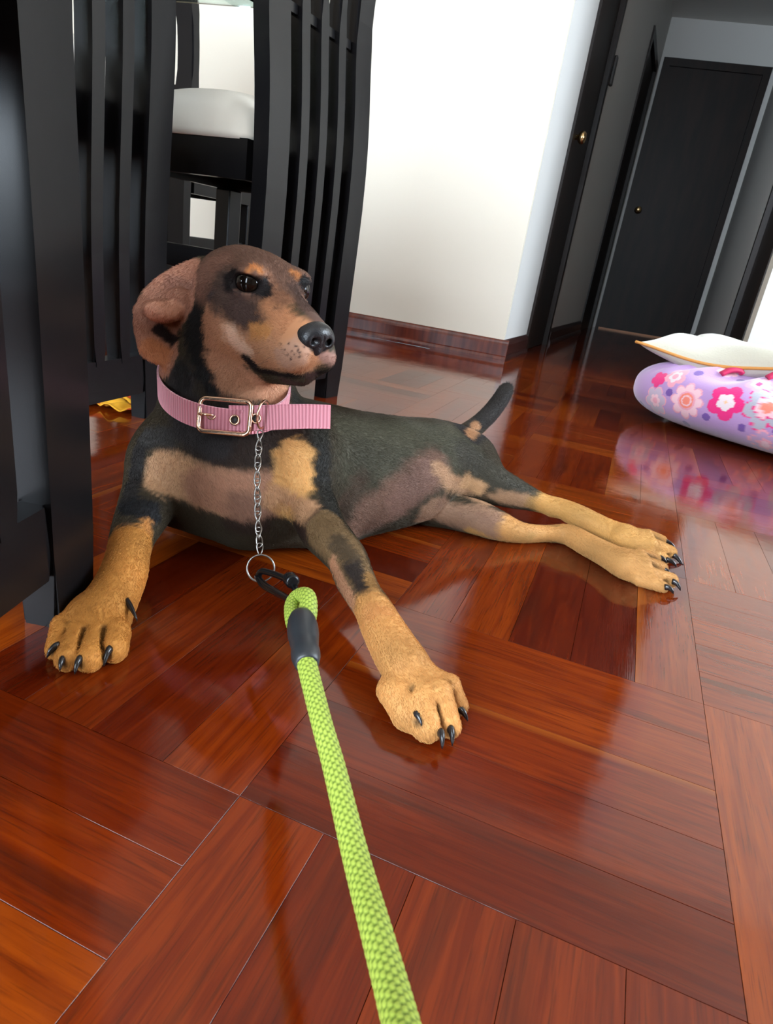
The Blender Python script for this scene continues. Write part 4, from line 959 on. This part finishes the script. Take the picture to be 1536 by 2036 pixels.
rope('rope', bez([A(x, y, d) for x, y, d, r in RP], 6), list(np.interp(np.linspace(0, 7, 43), range(8), [rpx(r, d) for x, y, d, r in RP])), ls)
LP = [(596, 1262, .44, 16), (583, 1240, .452, 15), (580, 1205, .475, 15), (592, 1186, .483, 15), (610, 1186, .470, 17), (613, 1215, .455, 18), (606, 1250, .44, 18)]
rope('loop', bez([A(x, y, d) for x, y, d, r in LP], 6), list(np.interp(np.linspace(0, 6, 37), range(7), [rpx(r, d) for x, y, d, r in LP])), ls)
mRub = mat('black_rubber', (.016, .018, .021), .42)
a0, a1 = A(598, 1222, .452), A(610, 1322, .398); bm = bmesh.new()
pf = [(0, .4), (.015, 17), (.06, 23), (.16, 28), (.3, 31), (.45, 31), (.6, 28.5), (.7, 27.5), (.78, 29), (.86, 29), (.93, 26.5), (.985, 24), (1., 20)]
lathe(bm, a0, a1-a0, [(t*np.linalg.norm(a1-a0), rpx(r, .452-.054*t)) for t, r in pf], 32); part('rubber_sleeve', bm, mRub, ls)

# ------------------------------------------------------------------ pet bed with a cushion on it
bl = np.array([.74, -.67, 0.]); bl /= np.linalg.norm(bl); bw_ = np.array([-bl[1], bl[0], 0.])
bed = empty('pet_bed', (1.075, 1.855, 0)); tag(bed, 'puffy lavender fleece pet bed printed with pink flowers on the parquet', 'pet bed')
def attr_mat(name, attr, rough=.9, **kw):
    m = mat(name, (.5, .5, .5), rough, **kw); N, L, p = nodes(m); q = N.new('ShaderNodeAttribute'); q.attribute_name = attr; L.new(q.outputs['Color'], p.inputs['Base Color']); return m
def set_col(me, C, name='print'):
    a = me.attributes.new(name, 'FLOAT_COLOR', 'POINT'); a.data.foreach_set('color', np.hstack([C, np.ones((len(C), 1))]).astype(np.float32).ravel())
def pouf():
    nu, nv = 900, 230; th = np.linspace(0, 2*pi, nu, endpoint=False); ph = np.linspace(-pi/2, pi/2, nv)
    TH, PH = np.meshgrid(th, ph, indexing='ij'); e = .72
    cx = np.sign(np.cos(TH))*np.abs(np.cos(TH))**e; cy = np.sign(np.sin(TH))*np.abs(np.sin(TH))**e
    rr = np.abs(np.cos(PH))**.62; z = np.sign(np.sin(PH))*np.abs(np.sin(PH))**.8
    X, Y = .42*cx*rr, .29*cy*rr; Z = .102+.102*z
    fold = .5+.5*np.sin(TH*26+3*np.sin(TH*5)); amt = np.clip((np.sin(PH)-.25)/.6, 0, 1)*np.clip(1.2-np.abs(PH-.95), 0, 1)
    band = .35+.65*np.clip(np.sin(TH*1.0+2.3)*1.5, 0, 1)
    Z = Z-.030*fold*amt*band+.006*np.sin(TH*3+1)*np.cos(PH); k = 1-.03*fold*amt*band; X, Y = X*k, Y*k
    Z = np.maximum(Z, .001+0*Z)
    V = (X[..., None]*bl+Y[..., None]*bw_+Z[..., None]*EZ).reshape(-1, 3)
    i, j = np.meshgrid(np.arange(nu), np.arange(nv-1), indexing='ij'); i2 = (i+1) % nu
    Q = np.stack([i*nv+j, i2*nv+j, i2*nv+j+1, i*nv+j+1], -1).reshape(-1, 4)
    return V, Q
V, Q = pouf(); WV = V+np.array(bed.location)
nrm = V/np.array([1, 1, 1]); S = visible_points(WV)
C = np.tile(lin((190, 152, 206)), (len(V), 1)); C *= (1+.05*hashn(V, 40, 21))[:, None]
def spot(px, py): 
    e = (S[:, 0]-px)**2+(S[:, 1]-py)**2; m = np.where(e < 150)[0]; m = m if len(m) else np.argsort(e)[:4]; return WV[m[np.argmin(S[m, 2])]]
def flower(px, py, r, layers, squash=1., rot=0., n=6):
    global C
    c = spot(px, py); rel = WV-c; near = np.linalg.norm(rel, axis=1) < r*2.2
    nn = c-(np.array(bed.location)+np.array([0, 0, .07])); nn -= bl*(nn@bl)*.75; nn /= np.linalg.norm(nn)
    t1 = np.cross(EZ, nn); t1 /= np.linalg.norm(t1); t2 = np.cross(nn, t1)
    a, b = rel@t1, rel@t2; R = np.hypot(a, b); T = np.arctan2(b, a)+rot
    for f, col, lobes in layers:
        lim = r*f*((.76+.36*np.abs(np.cos(n*T/2))**.7) if lobes else 1); m = near & (R < lim); C[m] = lin(col)
PK, MG, GR, WT, CO, LP = (245, 170, 190), (238, 45, 130), (180, 180, 195), (240, 225, 230), (250, 140, 120), (250, 205, 215)
fl = [(1352, 800, .040, [(1.08, PK, 1), (.98, LP, 1), (.62, PK, 0), (.5, CO, 0), (.36, LP, 0), (.28, CO, 0)], 8), (1430, 797, .040, [(1.05, MG, 1), (.52, WT, 1), (.10, (250, 200, 150), 0)], 5),
      (1516, 818, .050, [(1.08, MG, 1), (1., GR, 1), (.60, MG, 1), (.54, LP, 1), (.30, CO, 0)], 6), (1290, 800, .034, [(1.08, PK, 1), (.98, (205, 185, 205), 1), (.5, LP, 1), (.25, PK, 0)], 6),
      (1332, 742, .028, [(1.05, PK, 1), (.6, WT, 1), (.3, PK, 0)], 5), (1298, 748, .022, [(1., MG, 1)], 5), (1508, 752, .026, [(1., PK, 1), (.6, WT, 1), (.3, MG, 0)], 5), (1512, 893, .036, [(1.06, PK, 1), (.9, (200, 165, 205), 1), (.5, PK, 1), (.3, LP, 0)], 6),
      (1450, 728, .02, [(1., LP, 1), (.4, PK, 0)], 5)]
for q in fl: flower(q[0], q[1], q[2], q[3], n=q[4], rot=q[0]*.37)
for q in ((1318, 780), (1384, 731), (1393, 836), (1464, 858), (1472, 745), (1268, 812), (1534, 864), (1356, 852)): flower(q[0], q[1], .0105, [(1., (120, 85, 165), 0)])
RN_ = np.random.default_rng(5)
bc0 = np.array(bed.location)
for k in range(46):                                     # the print goes on round the sides nobody photographed
    t = RN_.uniform(0, 2*pi); c = bc0+bl*.40*cos(t)+bw_*.27*sin(t)+EZ*RN_.uniform(.03, .13)
    q = proj(c)
    if sin(t) < 0 and q[0] < 1560: continue
    e = np.linalg.norm(WV-c, axis=1); c = WV[np.argmin(e)]; near = np.linalg.norm(WV-c, axis=1); col = [PK, MG, GR, (120, 85, 165)][k % 4]; r = (.034, .034, .04, .011)[k % 4]
    C[near < r] = lin(col); C[near < r*.45] = lin(WT if k % 4 != 3 else col)
mFl = attr_mat('fleece_print', 'print', .95, Sheen_Weight=.5); add_bump(mFl, 260, .35, .002, 3)
me = np_mesh('cover', V, Q); set_col(me, C); link('cover', me, mFl, bed)
mMag = mat('magenta_ribbon', (.55, .02, .10), .5)
def bow(c, s):
    bm = bmesh.new(); P = [c+cX*.0*s, c+cX*.02*s+EZ*.010*s, c+cX*.045*s+EZ*.009*s, c+cX*.055*s+EZ*.002*s]
    sweep(bm, bez(P, 5), [.012*s]*16, 10, ell=(1, .6)); part('ribbon', bm, mMag, bed)
bow(spot(1436, 735)+EZ*.004, 1.); bow(spot(1524, 742)+EZ*.004, 1.)
# cushion: cream fleece, orange piping round the seam
cu = empty('cushion', (1.22, 1.98, .17)); tag(cu, 'cream fleece cushion with orange piping lying on top of the pet bed', 'cushion')
mCr = mat('cream_fleece', (.56, .53, .43), .95, Sheen_Weight=.4); add_bump(mCr, 180, .5, .003, 4)
mOr = mat('orange_piping', (.62, .27, .06), .7)
ca_ = np.array([.80, -.60, 0.]); cb_ = np.array([.60, .80, 0.]); cc_ = np.array([1.105, 1.965, .212])
n = 70; g = np.linspace(-1, 1, n); GX, GY = np.meshgrid(g, g, indexing='ij')
edge_x = GX*(.37-.045*(1-np.abs(GY)**2)*0-.035*(1-GY**2)*np.abs(GX)**3); edge_y = GY*(.29-.035*(1-GX**2)*np.abs(GY)**3)
wob = .010*np.sin(GX*5+.6)+.007*np.sin(GY*6+GX*3)
prof = ((1-GX**4)*(1-GY**4))**.55
def cush(sg, h): return (edge_x[..., None]*ca_+edge_y[..., None]*cb_+(wob+sg*h*prof*(1+.10*np.sin(GX*9+GY*4)*sg))[..., None]*EZ+cc_).reshape(-1, 3)
i, j = np.meshgrid(np.arange(n-1), np.arange(n-1), indexing='ij'); Q = np.stack([i*n+j, (i+1)*n+j, (i+1)*n+j+1, i*n+j+1], -1).reshape(-1, 4)
Vt, Vb = cush(1, .052), cush(-1, .052)
me = np_mesh('fleece_top', local(Vt, cu), Q); link('fleece_top', me, mCr, cu)
me = np_mesh('fleece_underside', local(Vb, cu), Q[:, ::-1]); link('fleece_underside', me, mCr, cu)
G = Vt.reshape(n, n, 3); loop = [G[k, 0] for k in range(n)]+[G[-1, k] for k in range(1, n)]+[G[k, -1] for k in range(n-2, -1, -1)]+[G[0, k] for k in range(n-2, 0, -1)]
bm = bmesh.new(); sweep(bm, loop, .0042, 8, closed=True); part('piping', bm, mOr, cu)
# crumpled red and yellow cloth on the floor behind the second chair
cl = onz(212, 796); n = 60; g = np.linspace(-1, 1, n); GX, GY = np.meshgrid(g, g, indexing='ij')
V = np.stack([GX*.10+.012*np.sin(GY*9), GY*.075+.01*np.sin(GX*8), .004+.011*np.abs(np.sin(GX*7+2*np.sin(GY*4)))*(1-GX**4)+.008*np.abs(np.sin(GY*9+GX*3))*(1-GY**4)], -1).reshape(-1, 3)
i, j = np.meshgrid(np.arange(n-1), np.arange(n-1), indexing='ij'); Q = np.stack([i*n+j, (i+1)*n+j, (i+1)*n+j+1, i*n+j+1], -1).reshape(-1, 4)
k = hashn(V, 55, 31); C = np.where((k > .4)[:, None], lin((226, 160, 30)), np.where((k < -.5)[:, None], lin((150, 20, 14)), lin((214, 78, 20))))
me = np_mesh('cloth', V, Q); set_col(me, C); o = link('cloth', me, attr_mat('cloth_print', 'print', .85)); o.location = [float(q) for q in cl]
sm = o.modifiers.new('thickness', 'SOLIDIFY'); sm.thickness = .002; sm.offset = 1
tag(o, 'crumpled red and yellow cloth on the floor behind the second chair', 'cloth')
